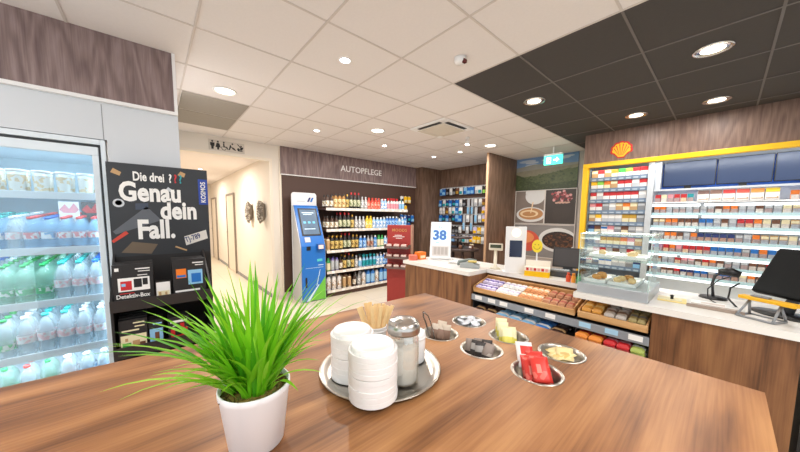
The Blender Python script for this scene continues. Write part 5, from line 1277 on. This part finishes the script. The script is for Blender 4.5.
# ------------------------------------------------------------------ right hand worktop
t = thing('coin_mat', 'yellow pad beside the glass showcase', 'mat', (-.2, 2.62, CT), .06)
m = MB(); m.box(-.07, .07, -.07, .07, .0004, .006, bev=.002, seg=1); m.build('pad', mat('pale yellow pad', 'f0d98a', .5, var=.06), t)
m = MB(); m.box(-.07, .05, -.055, .03, .0062, .012); m.build('paper_block', CREAMP, t)
m = MB(); m.lathe([(0, .0125), (.008, .0125), (.008, .03), (.012, .035), (0, .042)], (-.0, -.02, 0), 12); m.build('knob', BLACK, t)
t = thing('change_tray', 'clear change tray with a printed card on the white worktop', 'change tray', (-.005, 2.595, CT), -.02)
m = MB(); m.box(-.115, .115, -.075, .075, .0005, .018, bev=.003, seg=1); m.build('tray_base', mat('tray pale', 'd9d6d2', .3), t)
m = MB(); m.box(-.105, .105, -.065, .065, .0185, .019, 0); m.box(-.10, .10, -.065, -.04, .0192, .0196, 1); m.box(-.06, .04, -.02, .04, .0192, .0196, 2)
m.build('printed_card', [WPRINT, mat('card brown print', 'b5a396', .5, var=.3, nscale=60), mat('card pale print', 'dccfc6', .5)], t)
m = MB(); m.box(-.118, .118, -.08, -.0765, .0005, .02); m.build('front_edge', mat('edge brown', 'a08e80', .4), t)
t = thing('till_monitor', 'black tilted till monitor seen from behind at the worktop end', 'monitor', (.262, 2.70, CT), math.radians(-42))
m = MB(); m.lathe([(0, .0005), (.10, .0005), (.10, .008), (.03, .016), (0, .016)], seg=30, sx=1.4); m.build('foot', BLACK, t)
m = MB(); m.tube([(0, .0, .016), (0.01, .03, .10), (.04, .06, .2)], [.03, .022, .02], 12); m.build('stem', DGREY, t)
m = MB(); m.M = Matrix.Translation((.06, .05, .235)) @ Matrix.Rotation(-.5, 4, 'X')
m.box(-.2, .2, -.026, .02, -.15, .15, bev=.014, seg=3); hs = m.build('housing', mat('monitor black', '131313', .5, spec=.12, var=.15, nscale=5), t)
m = MB(); m.M = Matrix.Translation((.06, .05, .235)) @ Matrix.Rotation(-.5, 4, 'X'); m.box(-.185, .185, .0205, .022, -.135, .135); m.build('screen', mat('till screen', '14171b', .4), hs)
m = MB(); m.M = Matrix.Translation((.06, .05, .235)) @ Matrix.Rotation(-.5, 4, 'X'); m.disc((.06, -.0268, .07), .017, 'Y', 20, 0, .009); m.build('maker_badge', LGREY, hs)
m = MB(); m.tube([(.0, 2.70, CT + .009), (-.04, 2.715, CT + .03), (-.045, 2.735, CT + .09), (.0, 2.79, CT + .15), (.045, 2.80, CT + .175)], .0035, 8); m.tube([(.09, 2.63, CT + .009), (.045, 2.66, CT + .06), (.05, 2.7, CT + .12), (.085, 2.73, CT + .15)], .005, 8)
tag(m.build('monitor_cable', BLACK), 'two black cables looping beside the till monitor', 'cable')
t = thing('gooseneck_scanner', 'black hand scanner lying on a bent neck beside the till monitor', 'scanner', (-.02, 2.91, CT))
m = MB(); m.lathe([(0, .0005), (.07, .0005), (.065, .012), (0, .016)], seg=24); m.build('foot', BLACK, t)
m = MB(); m.tube([(0, 0, .012), (-.01, 0, .1), (.0, -.01, .16), (.03, -.02, .19)], .009, 8); m.build('neck', DGREY, t)
m = MB(); m.tube([(.015, -.02, .19), (.06, -.03, .20), (.11, -.03, .185)], [.018, .03, .022], 12); m.build('scanner_head', BLACK, t)
t = thing('card_holder', 'grey metal stand holding a yellow lighter tray on the worktop edge', 'stand', (.165, 2.50, CT), math.radians(-30))
m = MB()
for x in (-.07, .07):
    m.tube([(x, -.05, .006), (x, .05, .006)], .006, 6); m.tube([(x, -.05, .006), (x * .85, .02, .09)], .006, 6); m.tube([(x, .05, .006), (x * .85, .02, .09)], .006, 6)
m.tube([(-.07, -.05, .006), (.07, -.05, .006)], .006, 6); m.tube([(-.07, .05, .006), (.07, .05, .006)], .006, 6); m.build('wire_frame', GREY, t)
m = MB(); m.box(-.062, .062, -.044, .044, .0005, .004); m.build('base_plate', WPRINT, t)
m = MB(); m.box(-.095, .12, -.01, .04, .096, .116, bev=.004); yt = m.build('yellow_tray', mat('tray yellow', 'efb41f', .4), t)
m = MB(); m.box(-.05, .02, -.0, .03, .1165, .125, bev=.002, seg=1); m.build('lighter', GREY, yt)
t = thing('newspaper_rack', 'small rack of magazines beyond the counter end', 'magazine rack', (.52, 2.5, 0))
m = MB(); m.box(-.2, .2, -.1, .17, 0, .05); m.box(-.2, .2, .18, .2, .05, .9); m.box(-.2, -.19, -.1, .18, .05, .8); m.box(.19, .2, -.1, .18, .05, .8); m.build('frame', BLACK, t)
for k in range(4):
    m = MB(); m.M = Matrix.Rotation(-.15, 4, 'X'); m.box(-.17, .17, 0, .004, 0, .2); m.box(-.15, .15, -.0015, -.0005, .12, .18, 1)
    o = m.build('magazine', [(RED, WPRINT, ORANGE, CREAMP)[k], (WPRINT, RED, WPRINT, NAVY)[k]]); o.location = (.52, 2.435 + k * .05, .0535); tag(o, ('red', 'white', 'orange', 'cream')[k] + ' magazine standing in the rack beyond the counter end', 'magazine', 'magazines in the rack')
# ------------------------------------------------------------------ tobacco wall
t = thing('tobacco_shelf', 'narrow bay of grey shelves with cigarette packs inside the yellow frame', 'shelf unit', (-1.03, 5.2, 0)); O = (-1.03, 5.2, 0)
NX0, NX1 = -1.395, -.72
m = MB(O); m.box(NX0, NX1, 5.35, 5.37, .1, 2.28); m.box(NX0, NX0 + .012, 5.0, 5.349, .1, 2.28); m.build('back_panel', mat('bay grey blue', '77879a', .5), t)
NZ = [2.135, 1.975, 1.815, 1.655, 1.49, 1.325, 1.165, 1.01, .855]
for z in NZ:
    m = MB(O); m.box(NX0 + .013, NX1 - .001, 5.02, 5.349, z - .02, z - .004); s = m.build('shelf', mat('bay shelf', '64778c', .4), t)
    m = MB(O); m.box(NX0 + .013, NX1 - .001, 5.005, 5.019, z - .05, z + .004); m.build('price_rail', mat('bay rail', '6d8096', .4), s)
    for k in range(8):
        m = MB(O); m.box(NX0 + .033 + k * .081, NX0 + .087 + k * .081, 5.003, 5.0045, z - .04, z - .018); m.build('price_tag', mat('bay tag', 'a9b7c4', .5), s)
t = thing('tobacco_shelf', 'wide brightly lit bay of white shelves with rows of tobacco packs', 'shelf unit', (.9, 5.2, 0)); O = (.9, 5.2, 0)
WX0, WX1 = -.655, 2.48
m = MB(O); m.box(WX0, WX1, 5.36, 5.38, .1, 2.28); m.build('back_panel', mat('bay white', 'e6edf2', .5), t)
m = MB(O); m.box(-.719, -.657, 4.985, 5.38, .05, 2.28); m.build('upright', mat('upright grey', 'c6cacd', .4, .2), t)
WZ = [1.765, 1.62, 1.455, 1.28, 1.12, .975, .83]
for k, z in enumerate(WZ):
    m = MB(O); m.box(WX0, WX1, 5.05, 5.359, z - .02, z - .004); s = m.build('shelf', WPL, t)
    if k: 
        m = MB(O); m.box(WX0, WX1, 5.03, 5.049, z - .032, z + .002); m.build('clear_edge', mat('clear edge', 'bfe0e6', .2), s)
    m = MB(O); m.box(WX0, WX1, 5.036, 5.0495, z - .062, z - .033); m.build('light_strip', LEDW, s)
m = MB(O); m.box(WX0, WX1, 5.02, 5.035, 1.902, 1.925); m.build('header_rail', LGREY, t)
for k, zz in enumerate(WZ[:6]): pass
area('shelf_fill_lamp', (.35, 4.9, 2.26), 2.0, P_SHELF * 2.2, (.93, .97, 1), (math.radians(28), 0, 0), .03)  # lamp added under the yellow frame to brighten the packs; no fixture
area('bay_lamp', (-1.06, 4.985, 2.27), .6, P_SHELF * .22, (1, .97, .92), (math.radians(20), 0, 0), .03)
def pack(name, w_, h, d, top, body, band_):
    m = MB(); e = .0012
    m.box(-w_ / 2, w_ / 2, 0, d, 0, h, 0, bev=.0015, seg=1)
    m.poly([(-w_ / 2 + e, -.0006, h * .02), (w_ / 2 - e, -.0006, h * .02), (w_ / 2 - e, -.0006, h * .52), (-w_ / 2 + e, -.0006, h * .52)], 1)
    m.poly([(-w_ / 2 + e, -.0006, h * .60), (w_ / 2 - e, -.0006, h * .60), (w_ / 2 - e, -.0006, h * .88), (-w_ / 2 + e, -.0006, h * .88)], 2)
    return Mesh(m.build(name, [body, top, band_]))
PIC = [mat('warning print %d' % i, c, .45, var=.5, nscale=60) for i, c in enumerate(('b08a78', 'cfc5bc', 'a58f8c', 'd8b596', 'a3a5ab'))]
PK = {'red': (RED, WPRINT), 'white': (WPRINT, LGREY), 'gold': (GOLD, CREAMP), 'green': (GREEN, WPRINT), 'blue': (BLUE, WPRINT), 'navy': (NAVY, SKYB), 'cream': (CREAMP, TAN), 'yellow': (YELLOW, WPRINT), 'orange': (ORANGE, CREAMP), 'brown': (BROWN, CREAMP), 'lime': (LIME, WPRINT), 'grey': (LGREY, GREY), 'pink': (PINK, WPRINT), 'teal': (TEAL, WPRINT)}
PM = {}
def put_pack(key, size, loc, label, group):
    k = (key, size, RND.randrange(2))
    if k not in PM:
        a, b_ = PK[key]; w_, h, d = {'n': (.064, .095, .04), 'w': (.0775, .112, .04), 's': (.053, .096, .035)}[size]
        PM[k] = pack(key + '_cigarette_pack', w_, h, d, PIC[RND.randrange(5)] if size != 'w' else b_, a if RND.random() < .8 else b_, a)
    PM[k].put(loc, (0, 0, RND.uniform(-.03, .03)), label, 'cigarette pack', group)
NROW = [['cream', 'red', 'cream', 'gold', 'green', 'lime', 'red', 'red'], ['yellow', 'lime', 'orange', 'cream', 'red', 'red', 'white', 'red'], ['red', 'white', 'red', 'red', 'red', 'red', 'red', 'white'],
        ['pink', 'red', 'grey', 'white', 'cream', 'orange', 'cream', 'grey'], ['cream', 'yellow', 'white', 'white', 'white', 'gold', 'gold', 'grey'], ['navy', 'brown', 'blue', 'pink', 'grey', 'brown', 'grey', 'white'],
        ['grey', 'white', 'gold', 'gold', 'gold', 'orange', 'pink', 'cream'], ['white', 'pink', 'red', 'grey', 'brown', 'grey', 'red', 'cream'], ['red', 'grey', 'blue', 'blue', 'white', 'white', 'grey', 'navy']]
for rw, (z, seq) in enumerate(zip(NZ, NROW)):
    for k, key in enumerate(seq):
        put_pack(key, 'w', (NX0 + .06 + k * .081, 5.022, z - .0035), '%s cigarette pack, %s from the yellow frame on the %s shelf of the narrow bay' % (key, nth(k), nth(rw)), 'packs on the %s shelf of the narrow bay' % nth(rw))
TONES = [['red', 'red', 'pink', 'red', 'red', 'teal', 'teal'], ['orange', 'grey', 'grey', 'grey', 'grey', 'brown', 'orange', 'grey', 'brown', 'grey', 'cream', 'cream'], ['cream', 'orange', 'grey', 'brown', 'blue', 'grey', 'grey', 'red', 'orange', 'brown', 'cream', 'red'],
         ['grey', 'orange', 'brown', 'grey', 'navy', 'navy', 'navy', 'grey', 'orange', 'cream', 'cream', 'pink'], ['pink', 'red', 'pink', 'red', 'red', 'blue', 'blue', 'blue', 'blue', 'blue', 'blue', 'navy'],
         ['brown', 'grey', 'red', 'pink', 'red', 'orange', 'brown', 'grey', 'brown', 'red', 'grey', 'blue'], ['orange', 'brown', 'red', 'navy', 'blue', 'grey', 'blue', 'navy', 'orange', 'blue', 'blue', 'navy']]
for rw, z in enumerate(WZ):
    n = 20 if rw else 6
    for k in range(n):
        seq = TONES[rw]; key = seq[int(k * len(seq) / n)] if rw else seq[k]
        if RND.random() < .18: key = RND.choice(['grey', 'cream', 'orange', 'brown'])
        put_pack(key, 's', (WX0 + .045 + k * .0605, 5.052, z - .0035), '%s tobacco pack, %s from the grey upright on the %s shelf of the wide bay' % (key, nth(k), nth(rw)), 'packs on the %s shelf of the wide bay' % nth(rw))
# coloured dispensers on the top shelf of the wide bay
for k, (c, cn) in enumerate(((mat('strip taupe', '7d6058', .4), 'taupe'), (mat('strip brown', '8a6a5e', .4), 'brown'), (mat('strip red', 'd0433f', .4), 'red'), (mat('strip coral', 'd95a4a', .4), 'coral'), (mat('strip orange', 'ef9a4a', .4), 'orange'), (mat('strip yellow', 'edcf3a', .4), 'yellow'))):
    t = thing('pack_dispenser', '%s topped white dispenser under the screens, %s in the row of six' % (cn, nth(k)), 'dispenser', (-.20 + k * .102, 5.035, 1.7615), group='coloured dispensers')
    m = MB(); m.box(-.048, .048, 0, .12, 0.0003, .135, bev=.002, seg=1); m.build('box', mat('dispenser white', 'f1ebe6', .4), t)
    m = MB(); m.box(-.046, .046, -.003, -.0006, .085, .128); m.build('colour_strip', c, t)
    m = MB(); m.box(-.040, .040, -.003, -.0006, .02, .026); m.box(.03, .04, -.004, -.003, .02, .035); m.build('price_strip', TAN, t)
for k in range(6):
    put_pack(['orange', 'cream', 'pink', 'red', 'grey', 'cream'][k], 's', (.455 + k * .0605, 5.052, 1.7615), '%s tobacco pack beyond the yellow dispenser, %s from it' % (['orange', 'cream', 'pink', 'red', 'grey', 'pale'][k], nth(k)), 'packs beyond the dispensers')
# three screens in a blue niche
SCRM = bpy.data.materials.new('dark blue screen'); SCRM.use_nodes = True
b = SCRM.node_tree.nodes['Principled BSDF']; b.inputs['Base Color'].default_value = lin('0e1930'); b.inputs['Roughness'].default_value = .12
b.inputs['Emission Color'].default_value = lin('3b5075'); b.inputs['Emission Strength'].default_value = .55
nz = SCRM.node_tree.nodes.new('ShaderNodeTexNoise'); nz.inputs['Scale'].default_value = 1.5; mr = SCRM.node_tree.nodes.new('ShaderNodeMapRange'); mr.inputs[3].default_value = .28; mr.inputs[4].default_value = .42
SCRM.node_tree.links.new(nz.outputs[0], mr.inputs[0]); SCRM.node_tree.links.new(mr.outputs[0], b.inputs['Roughness'])
for k, (xa, xb) in enumerate(((-.585, -.118), (-.108, .305), (.315, .75))):
    t = thing('menu_screen', ('wide dark blue screen nearest the grey upright', 'wide dark blue screen in the middle above the dispensers', 'wide dark blue screen cut by the picture edge')[k], 'screen', ((xa + xb) / 2, 5.16, 1.965), group='dark screens')
    o = ((xa + xb) / 2, 5.16, 1.965); m = MB(o); m.box(xa, xb, 5.15, 5.19, 1.965, 2.275, bev=.003); m.build('housing', BLACK, t)
    m = MB(o); m.box(xa + .008, xb - .008, 5.1475, 5.1495, 1.973, 2.267); m.build('screen', SCRM, t)
    m = MB(o); m.box((xa + xb) / 2 - .03, (xa + xb) / 2 + .03, 5.16, 5.2, 1.927, 1.9645); m.build('foot', BLACK, t)
t = thing('niche_panel', 'bright blue panel behind the feet of the dark screens', 'panel', (.2, 5.25, 1.926))
m = MB((.2, 5.25, 1.926)); m.box(-.64, 2.4, 5.22, 5.23, 1.926, 2.27); m.build('panel', mat('niche blue', '2a62c8', .4, emit=.15, var=.02), t)
m = MB((.2, 5.25, 1.926)); m.box(-.655, -.6, 5.06, 5.219, 1.926, 2.28); m.build('side_cheek', LGREY, t)
# small clip tags on the light strips
k = 0
for x, z in ((-.20, 1.70), (-.21, 1.556), (-.22, 1.39), (-.36, 1.05)):
    m = MB(); m.box(-.016, .016, -.004, 0, 0, .035, bev=.001, seg=1); o = m.build('shelf_clip', mat('clip grey', '8f979c', .4)); o.location = (x, 5.0285, z)
    tag(o, 'small grey clip on the lit shelf edge, %s from the top' % nth(k), 'clip', 'grey clips on the lit shelf edges'); k += 1
# view settings
vs = SC.view_settings; SC.display_settings.display_device = 'sRGB'
vs.view_transform = 'Standard'; vs.look = 'None'; vs.gamma = 1; vs.use_curve_mapping = False; vs.exposure = EXPO
SC.cycles.use_denoising = True
SC.cycles.max_bounces = 8; SC.cycles.transparent_max_bounces = 40; SC.cycles.sample_clamp_indirect = 4.
SC.cycles.caustics_reflective = False; SC.cycles.caustics_refractive = False
